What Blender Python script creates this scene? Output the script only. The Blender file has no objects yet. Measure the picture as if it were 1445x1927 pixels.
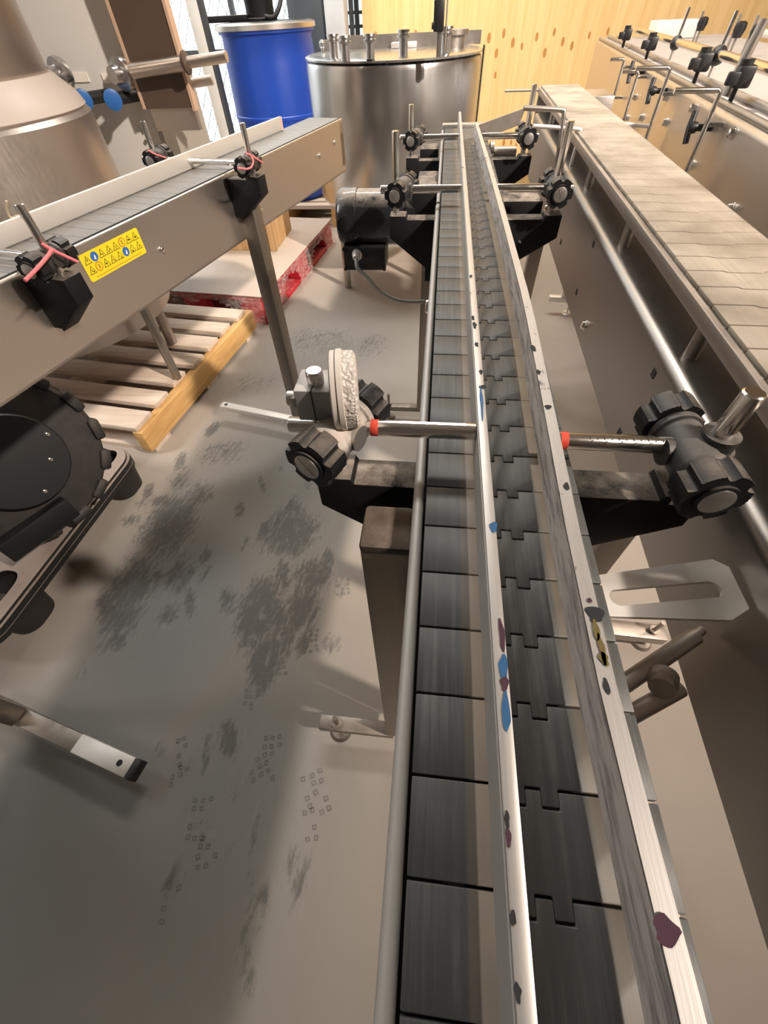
import bpy, bmesh, math, random
from mathutils import Vector, Matrix
import numpy as np
random.seed(7)
C = bpy.context.scene.collection
V3 = Vector
R = math.radians

# ------------------------------------------------------------------ camera
IW, IH, FPX = 1445.0, 1927.0, 766.0
CX, CY = IW/2, IH/2
CAM = V3((0, 0, 1.06))
_down = V3((755-CX, 1575-CY, FPX)).normalized()
_y = V3((849-CX, 3-CY, FPX)); _y = (_y-_down*_y.dot(_down)).normalized()
_up = -_down
_x = _y.cross(_up)
RW = Matrix((_x, _y, _up))                       # image axes -> world axes
def ray(px, py): return RW @ V3((px-CX, py-CY, FPX))
def onz(px, py, z):
    d = ray(px, py); return CAM + d*((z-CAM.z)/d.z)
def onplane(px, py, p0, n):
    d = ray(px, py); p0 = V3(p0); n = V3(n); return CAM + d*((p0-CAM).dot(n)/d.dot(n))
def ony(px, py, y): return onplane(px, py, (0, y, 0), (0, 1, 0))
cam_d = bpy.data.cameras.new('camera'); cam = bpy.data.objects.new('camera', cam_d); C.objects.link(cam)
cam_d.sensor_fit = 'HORIZONTAL'; cam_d.sensor_width = 36; cam_d.lens = FPX*36/IW
cam_d.clip_start = .01; cam_d.clip_end = 60
rt, dn, fw = RW @ V3((1,0,0)), RW @ V3((0,1,0)), RW @ V3((0,0,1))
m = Matrix((rt, -dn, -fw)).transposed().to_4x4(); m.translation = CAM
cam.matrix_world = m
bpy.context.scene.camera = cam

# ------------------------------------------------------------------ materials
class NT:
    def __init__(s, name):
        s.m = bpy.data.materials.new(name); s.m.use_nodes = True
        s.t = s.m.node_tree; s.t.nodes.clear()
        s.out = s.t.nodes.new('ShaderNodeOutputMaterial')
        s.b = s.n('ShaderNodeBsdfPrincipled'); s.t.links.new(s.b.outputs[0], s.out.inputs[0])
    def n(s, typ, ins=None, **kw):
        nd = s.t.nodes.new(typ)
        for k, v in kw.items(): setattr(nd, k, v)
        for k, v in (ins or {}).items(): s.set(nd, k, v)
        return nd
    def set(s, nd, k, v):
        sock = nd.inputs[k]
        if isinstance(v, bpy.types.Node): v = v.outputs[0]
        if isinstance(v, bpy.types.NodeSocket): s.t.links.new(v, sock)
        elif isinstance(v, tuple) and sock.type == 'RGBA' and len(v) == 3: sock.default_value = (*v, 1)
        else: sock.default_value = v
    def bs(s, **kw):
        for k, v in kw.items(): s.set(s.b, k.replace('_', ' '), v)
    def pos(s, scale=(1,1,1), obj=False, rot=0):
        if obj: src = s.n('ShaderNodeTexCoord').outputs['Object']
        else: src = s.n('ShaderNodeNewGeometry').outputs['Position']
        return s.n('ShaderNodeMapping', {'Vector': src, 'Scale': scale, 'Rotation': (0,0,rot)}).outputs[0]
    def noise(s, scale=5, vec=None, detail=4, rough=.55, dist=0):
        return s.n('ShaderNodeTexNoise', {'Vector': vec or s.pos(), 'Scale': scale, 'Detail': detail, 'Roughness': rough, 'Distortion': dist}).outputs[0]
    def ramp(s, fac, stops):
        nd = s.n('ShaderNodeValToRGB', {'Fac': fac}); e = nd.color_ramp.elements
        while len(e) < len(stops): e.new(.5)
        for el, (p, c) in zip(e, stops):
            el.position = p; el.color = (*c, 1) if isinstance(c, tuple) else (c, c, c, 1)
        return nd.outputs[0]
    def mix(s, f, a, b):
        nd = s.n('ShaderNodeMix', data_type='RGBA')
        s.set(nd, 0, f); s.set(nd, 6, a); s.set(nd, 7, b); return nd.outputs[2]
    def math(s, op, a, b=0.0, clamp=False):
        nd = s.n('ShaderNodeMath', operation=op, use_clamp=clamp); s.set(nd, 0, a); s.set(nd, 1, b); return nd.outputs[0]
    def up(s, lo=.55, hi=.95):
        z = s.n('ShaderNodeSeparateXYZ', {0: s.n('ShaderNodeNewGeometry').outputs['Normal']}).outputs[2]
        return s.n('ShaderNodeMapRange', {0: z, 1: lo, 2: hi}).outputs[0]
    def bump(s, h, strength=.2, dist=.002):
        s.bs(Normal=s.n('ShaderNodeBump', {'Height': h, 'Strength': strength, 'Distance': dist}).outputs[0])

def metal(name, col, rough=.32, brush=(1,1,1), bs=0.08, var=.12, scale=60, dust=0, dustcol=(.36,.30,.25), metallic=1.0):
    t = NT(name)
    n1 = t.noise(scale, t.pos(brush)); n2 = t.noise(3)
    c = t.mix(t.math('MULTIPLY', n2, 1), tuple(x*(1-var) for x in col), tuple(min(1, x*(1+var)) for x in col))
    r = t.n('ShaderNodeMapRange', {0: n1, 3: rough-.07, 4: rough+.1}).outputs[0]
    t.bs(Base_Color=c, Metallic=metallic, Roughness=r)
    if bs: t.bump(n1, bs, .001)
    if dust:
        f = t.math('MULTIPLY', t.up(), t.ramp(t.noise(9, detail=6), [(.35, 0), (.6, 1)]))
        f = t.math('MULTIPLY', f, dust)
        t.bs(Base_Color=t.mix(f, c, dustcol), Metallic=t.math('SUBTRACT', metallic, t.math('MULTIPLY', f, metallic)), Roughness=t.math('MAXIMUM', r, t.math('MULTIPLY', f, .85)))
    return t.m
def plastic(name, col, rough=.45, dust=0, dustcol=(.42,.36,.30), var=.15, scale=8, coat=0, lo=.55, grain=.35):
    t = NT(name)
    n = t.noise(scale, detail=6)
    c = t.mix(n, tuple(x*(1-var) for x in col), tuple(min(1, x*(1+var)) for x in col))
    t.bs(Base_Color=c, Roughness=rough)
    if coat: t.bs(Coat_Weight=coat)
    if dust:
        f = t.math('MULTIPLY', t.up(lo, min(1, lo+.35)), t.ramp(t.noise(25, detail=8, rough=.7), [(grain, 0), (grain+.3, 1)]))
        f = t.math('MULTIPLY', f, dust)
        t.bs(Base_Color=t.mix(f, c, dustcol), Roughness=t.mix(f, (rough,)*3, (.9,)*3))
    t.bump(t.noise(300), .08, .0005)
    return t.m

M = {}
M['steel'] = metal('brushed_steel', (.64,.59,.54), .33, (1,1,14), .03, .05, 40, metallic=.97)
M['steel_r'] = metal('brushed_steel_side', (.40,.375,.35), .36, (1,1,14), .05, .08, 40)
M['steel_d'] = metal('dull_steel', (.42,.385,.35), .42, (1,1,1), .06, .15, 60, dust=.7)
M['leg_steel'] = metal('leg_steel', (.30,.27,.235), .42, (9,9,1), .05, .12, 50, dust=.9, dustcol=(.25,.21,.18))
M['chrome'] = metal('bright_rod', (.80,.77,.73), .17, (1,1,1), 0, .05, 80)
M['tank'] = metal('tank_steel', (.60,.60,.60), .24, (3,3,.1), 0, .04, 6)
M['vessel'] = metal('vessel_steel', (.60,.54,.49), .36, (6,6,1), .03, .05, 30)
M['hem'] = metal('frame_lip', (.50,.49,.47), .5, (1,8,1), .03, .1, 30, metallic=.25)
M['galv'] = metal('pale_steel', (.75,.72,.68), .5, (1,1,1), .03, .06, 40, metallic=.7)
M['black'] = plastic('black_plastic', (.008,.008,.009), .55, dust=.8); M['black'].node_tree.nodes['Principled BSDF'].inputs['Specular IOR Level'].default_value = .2
M['black2'] = plastic('black_gloss', (.010,.011,.013), .25, dust=.75, coat=.3)
M['blackclean'] = plastic('black_plastic_clean', (.010,.010,.011), .45)
M['knob'] = plastic('knob_black', (.010,.010,.011), .42, dust=.4, lo=.6); M['knob'].node_tree.nodes['Principled BSDF'].inputs['Specular IOR Level'].default_value = .35
M['clamp'] = plastic('clamp_grey', (.032,.031,.030), .42, dust=.55, dustcol=(.26,.23,.20), lo=.45)
M['clampdust'] = plastic('clamp_dusty', (.10,.095,.09), .5, dust=1, dustcol=(.55,.49,.43), lo=.0, grain=.25)
M['cap'] = metal('knob_cap', (.55,.53,.50), .35, (1,1,1), .0, .1, 50, metallic=.9)
M['white'] = plastic('dusty_white', (.62,.57,.52), .6, var=.12, scale=60)
M['block'] = metal('cast_block', (.42,.42,.42), .5, (1,1,1), .06, .08, 120, dust=.9, dustcol=(.62,.56,.50), metallic=.5)
M['pink'] = plastic('pink_rubber', (.80,.19,.21), .6)
M['red'] = plastic('red_paint', (.62,.06,.03), .6)
M['blue'] = plastic('blue_drum', (.008,.055,.38), .36, var=.1)
M['bluevalve'] = plastic('blue_handle', (.02,.11,.35), .4)
M['redplastic'] = plastic('red_pallet', (.46,.015,.03), .5, dust=.6, dustcol=(.55,.38,.35), grain=.4)
M['darkred'] = plastic('red_inside', (.10,.004,.006), .6)
M['card'] = plastic('cardboard', (.42,.25,.12), .8, var=.12, scale=12)
M['sheet'] = plastic('dusty_sheet', (.46,.39,.33), .6, var=.1, scale=5)
M['boardbrown'] = plastic('brown_board', (.075,.05,.035), .55, var=.15, scale=20)
M['boardedge'] = plastic('board_edge', (.50,.34,.24), .6)
M['cabinet'] = plastic('grey_white_cabinet', (.58,.57,.54), .42, var=.04, scale=2)
M['bluegrey'] = plastic('blue_grey_steel', (.075,.09,.105), .35, var=.2, scale=2)
M['perf'] = plastic('pale_perforated', (.52,.54,.55), .5)
M['postgrey'] = plastic('grey_post', (.62,.61,.58), .4)
M['darkframe'] = plastic('dark_frame', (.045,.05,.055), .5)
M['cable'] = plastic('grey_cable', (.30,.33,.31), .5)
M['yellowcable'] = plastic('pale_cable', (.55,.47,.32), .5)
M['rubber'] = plastic('black_rubber', (.016,.014,.013), .6, dust=.35, dustcol=(.12,.095,.08), lo=.1)
M['tray'] = plastic('tray_black', (.012,.011,.010), .5, dust=1, dustcol=(.30,.245,.21), lo=.75, grain=.1)
M['paper'] = plastic('white_box', (.80,.75,.68), .6)
M['seam'] = plastic('seam_dark', (.02,.02,.02), .7)
def flat(name, col, rough=.6):
    t = NT(name); t.bs(Base_Color=col, Roughness=rough); return t.m
M['lab_y'] = flat('label_yellow', (.82,.64,.02), .45)
M['lab_k'] = flat('label_black', (.03,.025,.01))
M['lab_b'] = flat('label_blue', (.03,.13,.42))
M['lab_o'] = flat('label_orange', (.50,.20,.02))
M['lab_w'] = flat('label_white', (.75,.75,.72))
M['ink'] = flat('dark_ink', (.05,.045,.04))
M['p_blue'] = flat('blue_paint_smear', (.012,.085,.21), .6)
M['p_purple'] = flat('purple_paint_smear', (.05,.015,.03), .8)
M['p_olive'] = flat('olive_paint_smear', (.12,.09,.02), .75)
M['p_black'] = flat('black_paint_dot', (.012,.012,.015), .8)

# slat chain, dark grey with worn light streaks along the travel
def chain_mat(name, base, light, amt, rough=.42, blot=None, bands=()):
    t = NT(name)
    st = t.noise(1, t.pos((260, 9, 1)), detail=5, rough=.65)
    n2 = t.noise(14, detail=7, rough=.65); n3 = t.noise(2.2)
    f = t.math('MULTIPLY', t.ramp(st, [(.45, 0), (.75, 1)]), t.ramp(n2, [(.38, .05), (.68, 1)]))
    f = t.math('MULTIPLY', f, amt)
    c = t.mix(f, base, light)
    if blot: c = t.mix(t.math('MULTIPLY', t.ramp(t.noise(11, detail=6), [(.4, 0), (.7, 1)]), .8), c, blot)
    xw = t.n('ShaderNodeSeparateXYZ', {0: t.n('ShaderNodeNewGeometry').outputs['Position']}).outputs[0]
    for xc, hw, col_ in bands:                         # tan bands at set positions across the chain
        dd = t.math('ABSOLUTE', t.math('SUBTRACT', xw, xc)); fb = t.n('ShaderNodeMapRange', {0: dd, 1: hw, 2: hw*.8, 3: 0, 4: 1}).outputs[0]
        c = t.mix(t.math('MULTIPLY', fb, t.ramp(n2, [(.25, .45), (.6, .95)])), c, col_)
    t.bs(Base_Color=c, Roughness=t.n('ShaderNodeMapRange', {0: n2, 3: rough-.06, 4: rough+.2}).outputs[0])
    t.bump(st, .06, .0006)
    return t.m
M['chain'] = chain_mat('chain_grey', (.064,.069,.069), (.24,.235,.22), .7, bands=((.0985,.0145,(.135,.113,.088)),(.036,.0075,(.13,.11,.088))))
M['chain_l'] = chain_mat('chain_left', (.20,.20,.19), (.34,.33,.31), .6)
M['chain_r'] = chain_mat('chain_beige', (.38,.33,.265), (.54,.48,.39), .7, .62, (.19,.155,.11))
# aluminium rails with paint specks
t = NT('rail_alu')
st = t.noise(1, t.pos((900, 30, 900)), detail=4); n2 = t.noise(55, t.pos((1, .35, 1)), detail=6, rough=.75)
spk = t.ramp(n2, [(.61, 0), (.66, 1)])
col = t.mix(t.math('MULTIPLY', spk, .85), t.mix(st, (.42,.40,.385), (.55,.53,.51)), t.mix(t.ramp(t.noise(9), [(.42, 0), (.58, 1)]), (.13,.05,.05), (.06,.06,.09)))
t.bs(Base_Color=col, Metallic=.55, Roughness=.42); t.bump(st, .08, .0005); M['rail'] = t.m
# rail inner face: dirtier
t = NT('rail_inner')
st = t.noise(1, t.pos((300, 22, 160)), detail=5, rough=.7)
dirt = t.ramp(st, [(.36, 1), (.56, 0)])
col = t.mix(t.math('MULTIPLY', dirt, .7), (.58,.55,.53), t.mix(t.ramp(t.noise(14), [(.4, 0), (.62, 1)]), (.10,.06,.09), (.07,.075,.06)))
t.bs(Base_Color=col, Metallic=.1, Roughness=.5); M['rail_in'] = t.m
# wood
def wood(name, a, b, scale=(3,40,40), knots=False, rough=.7, dust=0):
    t = NT(name)
    g = t.noise(1, t.pos(scale), detail=6, dist=.6); big = t.noise(4)
    c = t.mix(t.ramp(g, [(.3, 0), (.7, 1)]), a, b)
    c = t.mix(t.math('MULTIPLY', t.ramp(big, [(.4, 0), (.7, 1)]), .35), c, tuple(x*.62 for x in a))
    if dust: c = t.mix(t.math('MULTIPLY', t.up(.6, .95), dust), c, (.50,.42,.35))
    t.bs(Base_Color=c, Roughness=rough); t.bump(g, .25, .002); return t.m
M['wood'] = wood('pallet_wood', (.54,.43,.34), (.72,.61,.51), (3,45,45))
M['wood_o'] = wood('pallet_stringer_wood', (.50,.28,.09), (.74,.47,.19), (30,3,60))
M['woodbox'] = wood('box_wood', (.42,.25,.11), (.58,.38,.19), (25,25,3))

# ------------------------------------------------------------------ mesh helpers
class MB:
    def __init__(s): s.bm = bmesh.new(); s.mi = 0
    def _new(s, vs, fs):
        v = [s.bm.verts.new(p) for p in vs]
        for f in fs:
            try:
                fc = s.bm.faces.new([v[i] for i in f]); fc.material_index = s.mi
            except ValueError: pass
        return v
    def box(s, lo, hi, M4=None, bev=0, mi=None):
        if mi is not None: s.mi = mi
        lo, hi = [min(a,b) for a,b in zip(lo,hi)], [max(a,b) for a,b in zip(lo,hi)]
        b2 = bmesh.new(); bmesh.ops.create_cube(b2, size=1)
        for v in b2.verts: v.co = V3([l+(c+.5)*(h-l) for c,l,h in zip(v.co, lo, hi)])
        if bev: bmesh.ops.bevel(b2, geom=list(b2.edges), offset=min(bev, .45*min(h-l for l,h in zip(lo,hi))), segments=2, affect='EDGES', profile=.5)
        s._merge(b2, M4)
    def _merge(s, b2, M4=None):
        if M4 is not None: bmesh.ops.transform(b2, matrix=M4, verts=b2.verts)
        b2.verts.index_update()
        s._new([v.co.copy() for v in b2.verts], [[v.index for v in f.verts] for f in b2.faces]); b2.free()
    def frame(s, p, d):
        d = V3(d).normalized(); a = V3((0,0,1)) if abs(d.z) < .9 else V3((0,1,0))
        u = a.cross(d).normalized(); return u, d.cross(u)
    def cyl(s, p, q, r, r2=None, seg=24, cap=True, mi=None):
        if mi is not None: s.mi = mi
        p, q = V3(p), V3(q); r2 = r if r2 is None else r2
        u, w = s.frame(p, q-p); vs = []
        for c, rr in ((p, r), (q, r2)):
            for i in range(seg):
                a = 2*math.pi*i/seg; vs.append(c+u*rr*math.cos(a)+w*rr*math.sin(a))
        fs = [[i, (i+1)%seg, seg+(i+1)%seg, seg+i] for i in range(seg)]
        if cap: fs += [list(range(seg))[::-1], list(range(seg, 2*seg))]
        s._new(vs, fs)
    def lathe(s, p, d, prof, seg=32, mi=None):
        """prof: (distance along d, radius)"""
        if mi is not None: s.mi = mi
        p = V3(p); d = V3(d).normalized(); u, w = s.frame(p, d); vs = []; fs = []
        for h, r in prof:
            for i in range(seg):
                a = 2*math.pi*i/seg; vs.append(p+d*h+u*r*math.cos(a)+w*r*math.sin(a))
        for k in range(len(prof)-1):
            fs += [[k*seg+i, k*seg+(i+1)%seg, (k+1)*seg+(i+1)%seg, (k+1)*seg+i] for i in range(seg)]
        fs += [list(range(seg))[::-1], list(range((len(prof)-1)*seg, len(prof)*seg))]
        s._new(vs, fs)
    def tube(s, pts, r, seg=12, mi=None, smooth=0):
        if mi is not None: s.mi = mi
        pts = [V3(p) for p in pts]
        for _ in range(smooth):
            q = [pts[0]]
            for a, b in zip(pts, pts[1:]): q += [a*.75+b*.25, a*.25+b*.75]
            pts = q+[pts[-1]]
        n = len(pts); vs = []; fs = []; u = None
        for i, p in enumerate(pts):
            d = (pts[min(i+1, n-1)]-pts[max(i-1, 0)]).normalized()
            if u is None: u, w = s.frame(p, d)
            else:
                u = (u-d*u.dot(d)).normalized(); w = d.cross(u)
            for k in range(seg):
                a = 2*math.pi*k/seg; vs.append(p+u*r*math.cos(a)+w*r*math.sin(a))
        for i in range(n-1):
            fs += [[i*seg+k, i*seg+(k+1)%seg, (i+1)*seg+(k+1)%seg, (i+1)*seg+k] for k in range(seg)]
        fs += [list(range(seg))[::-1], list(range((n-1)*seg, n*seg))]
        s._new(vs, fs)
    def prism(s, poly, o, ax, ay, az, t0, t1, bev=0, mi=None):
        """polygon in (ax, ay), extruded along az from t0 to t1"""
        if mi is not None: s.mi = mi
        o, ax, ay, az = V3(o), V3(ax), V3(ay), V3(az); n = len(poly)
        b2 = bmesh.new()
        v = [b2.verts.new(o+ax*x+ay*y+az*t0) for x, y in poly]+[b2.verts.new(o+ax*x+ay*y+az*t1) for x, y in poly]
        b2.faces.new(v[:n][::-1]); b2.faces.new(v[n:])
        for i in range(n): b2.faces.new([v[i], v[(i+1)%n], v[n+(i+1)%n], v[n+i]])
        bmesh.ops.recalc_face_normals(b2, faces=b2.faces)
        if bev: bmesh.ops.bevel(b2, geom=list(b2.edges), offset=bev, segments=2, affect='EDGES', profile=.5)
        s._merge(b2)
    def done(s, name, mats, parent=None, W=None, ang=38):
        bm = s.bm; bmesh.ops.recalc_face_normals(bm, faces=bm.faces)
        for f in bm.faces: f.smooth = True
        for e in bm.edges:
            if len(e.link_faces) == 2 and e.calc_face_angle(0) > R(ang): e.smooth = False
        me = bpy.data.meshes.new(name); bm.to_mesh(me); bm.free()
        for mm in (mats if isinstance(mats, (list, tuple)) else [mats]): me.materials.append(M[mm] if isinstance(mm, str) else mm)
        o = bpy.data.objects.new(name, me); C.objects.link(o)
        if parent is not None:
            o.parent = parent
            if W is not None: me.transform(W.inverted())
        return o
WM = {}
def thing(name, label, cat, loc=(0,0,0), rz=0, group=None):
    o = bpy.data.objects.new(name, None); C.objects.link(o); o.empty_display_size = .05
    o.location = loc; o.rotation_euler = (0,0,rz); o['label'] = label; o['category'] = cat
    if group: o['group'] = group
    WM[o.name] = Matrix.Translation(V3(loc)) @ Matrix.Rotation(rz, 4, 'Z')
    return o
def tag(o, label, cat, group=None):
    o['label'] = label; o['category'] = cat
    if group: o['group'] = group
    return o
def struct(o): o['kind'] = 'structure'; return o
def part(mb, name, mats, root, world=False, **k):       # world=True: built in world coordinates
    r = root
    while r.parent: r = r.parent
    return mb.done(name, mats, root, WM[r.name] if world else None, **k)
def dup(o, parent, off):
    c = o.copy(); C.objects.link(c); c.parent = parent; c.location = o.location+V3(off); return c

# ------------------------------------------------------------------ setting
# floor with dust, scuffs, shoe prints and a shadow painted at lower left
fl = NT('concrete_floor')
at = fl.n('ShaderNodeAttribute', attribute_name='scuff').outputs['Fac']
at2 = fl.n('ShaderNodeAttribute', attribute_name='prints').outputs['Fac']
big = fl.noise(1.3, detail=5); mid = fl.noise(8, detail=6, rough=.6); fine = fl.noise(90, detail=4)
at3 = fl.n('ShaderNodeAttribute', attribute_name='walk_shade').outputs['Fac']
dust = fl.mix(big, (.33,.288,.245), (.42,.368,.318))
dust = fl.mix(fl.math('MULTIPLY', mid, .5), dust, (.30,.265,.23))
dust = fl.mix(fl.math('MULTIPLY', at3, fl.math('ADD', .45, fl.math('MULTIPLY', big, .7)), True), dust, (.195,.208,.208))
dark = fl.mix(fine, (.085,.084,.078), (.14,.135,.125))
wv = fl.n('ShaderNodeTexWave', {'Vector': fl.pos((1,.55,1), rot=.5), 'Scale': 15, 'Distortion': 14, 'Detail': 5, 'Detail Scale': 1.4, 'Detail Roughness': .7}).outputs['Fac']
sw = fl.math('ADD', fl.math('MULTIPLY', fl.noise(75, fl.pos((1,.2,1), rot=-.15), detail=6, rough=.7, dist=.8), .5), fl.math('MULTIPLY', fl.noise(15, detail=8, rough=.7, dist=1.2), .5))
sc = fl.math('ADD', fl.math('MULTIPLY', wv, .12), fl.math('MULTIPLY', sw, 1.02))
th = fl.math('SUBTRACT', fl.math('ADD', fl.math('MULTIPLY', at, 1.15), sc), 1.0)
f1 = fl.math('MULTIPLY', fl.math('MULTIPLY', th, 4.5, True), .85)
f2 = fl.math('MULTIPLY', at2, fl.math('ADD', .35, fl.math('MULTIPLY', sw, .6)), True)
ff = fl.math('MAXIMUM', f1, f2)
ridge = fl.math('MULTIPLY', fl.ramp(fl.noise(48, fl.pos((1,.35,1), rot=-.1), detail=5, rough=.7), [(.56,0),(.66,1)]), fl.math('MULTIPLY', at, 1.0))
colf = fl.mix(fl.math('MULTIPLY', ridge, .55), fl.mix(ff, dust, dark), (.40,.375,.34))
fl.bs(Base_Color=colf, Roughness=fl.n('ShaderNodeMapRange', {0: mid, 3: .62, 4: .85}).outputs[0])
fl.bump(fl.math('ADD', fl.math('MULTIPLY', fine, .15), fl.math('MULTIPLY', ridge, .3)), .15, .001)
xs = sorted(set([-6,-4.5,-3,-2,-1.6] + [round(-1.4+.0125*i, 4) for i in range(129)] + [.5,.8,1.2,1.8,2.6,3.6,4.6]))
ys = sorted(set([-3,-2,-1,-.6] + [round(-.4+.0125*i, 4) for i in range(217)] + [2.6,3,3.5,4.0,4.5,4.9]))
X, Y = np.meshgrid(np.array(xs), np.array(ys))
scf = np.zeros_like(X); prn = np.zeros_like(X)
def blob(px, py, rx, ry, a, amt):
    p = onz(px, py, 0); c, s_ = math.cos(a), math.sin(a)
    u = ((X-p.x)*c+(Y-p.y)*s_)/rx; v = (-(X-p.x)*s_+(Y-p.y)*c)/ry
    return amt*np.exp(-(u*u+v*v)**1.15)
for b in [(320,985,.13,.20,.3,.64),(240,1120,.10,.20,.2,.66),(370,930,.10,.10,0,.55),(545,1000,.14,.14,.2,.66),(590,1080,.09,.10,0,.6),
          (485,1150,.08,.16,.1,.70),(500,1240,.06,.13,.1,.68),(570,1140,.08,.10,0,.62),(430,1390,.035,.06,.4,.65),(620,1210,.06,.05,0,.5),
          (640,1100,.05,.08,0,.45),(380,1560,.05,.06,0,.38),(350,1650,.04,.10,0,.36),(470,1750,.035,.16,-.15,.42),(420,850,.16,.12,.3,.5),(560,880,.2,.05,.1,.42),
          (600,640,.35,.3,0,.42),(700,650,.2,.25,0,.42),(480,720,.2,.2,0,.40),(340,900,.08,.14,.4,.45),(160,1260,.08,.08,0,.35),
          (1080,720,.2,.3,0,.28),(1010,540,.3,.3,0,.25),(300,1040,.3,.35,.2,.34),(540,1120,.2,.32,.1,.36)]+[(random.gauss(310,70),random.gauss(1030,110),random.uniform(.02,.06),random.uniform(.04,.10),random.uniform(-.2,.6),random.uniform(.5,.68)) for _ in range(22)]+[(random.gauss(545,50),random.gauss(1090,120),random.uniform(.015,.05),random.uniform(.03,.09),random.uniform(-.2,.5),random.uniform(.5,.66)) for _ in range(26)]+[(random.gauss(440,60),random.gauss(1520,130),random.uniform(.012,.03),random.uniform(.03,.09),random.uniform(-.2,.3),random.uniform(.35,.55)) for _ in range(14)]:
    scf = np.maximum(scf, blob(*b))
wlk_shade = np.zeros_like(X)
for b in [(330,1150,.30,.5,.1,1.),(430,1500,.28,.40,0,1.),(560,900,.32,.45,.1,.9),(300,1700,.35,.30,0,.9),(620,660,.5,.5,0,.6),(120,1500,.4,.35,0,1.),(40,1700,.5,.4,0,1.)]: wlk_shade = np.maximum(wlk_shade, blob(*b))  # wiped walkway, plus a cast shadow painted dark at the lower left
me = bpy.data.meshes.new('floor'); nx, ny = len(xs), len(ys)
vv = [(x, y, 0) for y in ys for x in xs]
ffs = [(j*nx+i, j*nx+i+1, (j+1)*nx+i+1, (j+1)*nx+i) for j in range(ny-1) for i in range(nx-1)]
me.from_pydata(vv, [], ffs)
for nm, arr in (('scuff', scf), ('prints', prn), ('walk_shade', wlk_shade)):
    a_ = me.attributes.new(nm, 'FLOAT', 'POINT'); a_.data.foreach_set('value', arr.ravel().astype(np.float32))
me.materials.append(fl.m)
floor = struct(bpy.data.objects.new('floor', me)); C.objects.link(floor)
# tread marks of shoe soles: small dark rings pressed in the dust
def treads():
    mb = MB()
    rnd = random.Random(3)
    for (px, py, ang, n, m_, sc_) in [(350,1410,.5,5,2,1),(340,1450,.3,3,2,1),(495,1440,.6,4,3,1),(520,1395,.2,3,3,1),(600,1480,.5,5,3,1.1),(590,1540,.4,4,2,1),
                                   (385,1530,.1,5,3,1),(400,1590,.2,4,3,1),(230,1160,.5,5,2,.9),(330,1150,.6,3,2,.9),(615,1060,.4,5,4,.9),(650,1100,.2,4,3,.9),
                                   (590,1200,.2,5,3,.9),(480,1310,.2,4,3,.9),(535,1250,.4,3,2,.9),(330,1690,.1,4,2,1),(270,1000,.4,6,4,.8)]:
        c = onz(px, py, 0)
        for i in range(n):
            for j in range(m_):
                if rnd.random() < .25: continue
                w = .0062*sc_; x0 = (j-m_/2)*.017*sc_+rnd.uniform(-.002,.002); y0 = (i-n/2)*.016*sc_+rnd.uniform(-.002,.002)
                a = ang+rnd.uniform(-.2,.2)
                ca, sa = math.cos(ang), math.sin(ang)
                p = V3((c.x+x0*ca-y0*sa, c.y+x0*sa+y0*ca, .0006))
                vs = []
                for rr in (w, w*.5):
                    for k in range(4):
                        t_ = a+math.pi/4+k*math.pi/2; vs.append(p+V3((math.cos(t_)*rr, math.sin(t_)*rr*rnd.uniform(.8,1.2), 0)))
                mb._new(vs, [[k, (k+1)%4, 4+(k+1)%4, 4+k] for k in range(4)])
    t = NT('tread_mark'); t.bs(Base_Color=t.mix(t.noise(60, detail=3), (.11,.105,.098), (.23,.22,.205)), Roughness=.85)
    o = mb.done('shoe_print', t.m, floor); o['kind'] = 'stuff'
treads()
# plywood wall with rows of knots
pw = NT('plywood')
g = pw.noise(1, pw.pos((26, 1, 1.6)), detail=6, dist=.8); wv = pw.n('ShaderNodeTexWave', {'Vector': pw.pos((1, 1, .16)), 'Scale': 4, 'Distortion': 6, 'Detail': 3}).outputs['Fac']
c = pw.mix(pw.ramp(g, [(.3,0),(.7,1)]), (.80,.52,.21), (.90,.64,.31))
c = pw.mix(pw.math('MULTIPLY', pw.ramp(wv, [(.55,0),(1,1)]), .15), c, (.62,.36,.12))
pw.bs(Base_Color=c, Roughness=.6)
mb = MB(); mb.box((-.62, 4.5, 0), (4.6, 4.56, 3.6)); wall_back = struct(mb.done('wall_back', pw.m))
rnd = random.Random(5); mb = MB()
kn = [(707,68),(683,77),(722,84),(757,75),(782,65),(797,83),(863,62),(878,80),(920,71),(948,62),(965,80),(982,87),(1010,69),(1043,60),(1059,78),(1076,86),(1109,66),(1144,59),(1160,76),(1177,84),(934,100),(932,141),(1025,99),(1123,98),
      (948,268),(962,268),(971,274),(1005,385),(1012,392)]
for px, py in kn:
    p = ony(px, py, 4.498); w = rnd.uniform(.008,.0125)
    vs = [p+V3((math.cos(a)*w, 0, math.sin(a)*w*2.1)) for a in [i*2*math.pi/10 for i in range(10)]]
    mb._new(vs, [list(range(10))])
mb.done('knot', flat('knot', (.50,.24,.06)), wall_back)['kind'] = 'stuff'
for nm, lo, hi, col in (('wall_right', (4.6,-3,0), (4.7,4.56,3.6), (.58,.50,.42)), ('wall_front', (-6,-3.1,0), (4.7,-3,3.6), (.20,.17,.15)),
                        ('wall_left', (-6.1,-3,0), (-6,4.9,3.6), (.50,.47,.43)), ('ceiling', (-6.1,-3.1,3.6), (4.7,4.9,3.7), (.45,.43,.40))):
    mb = MB(); mb.box(lo, hi); struct(mb.done(nm, plastic(nm+'_paint', col, .8, var=.06, scale=1)))
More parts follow.
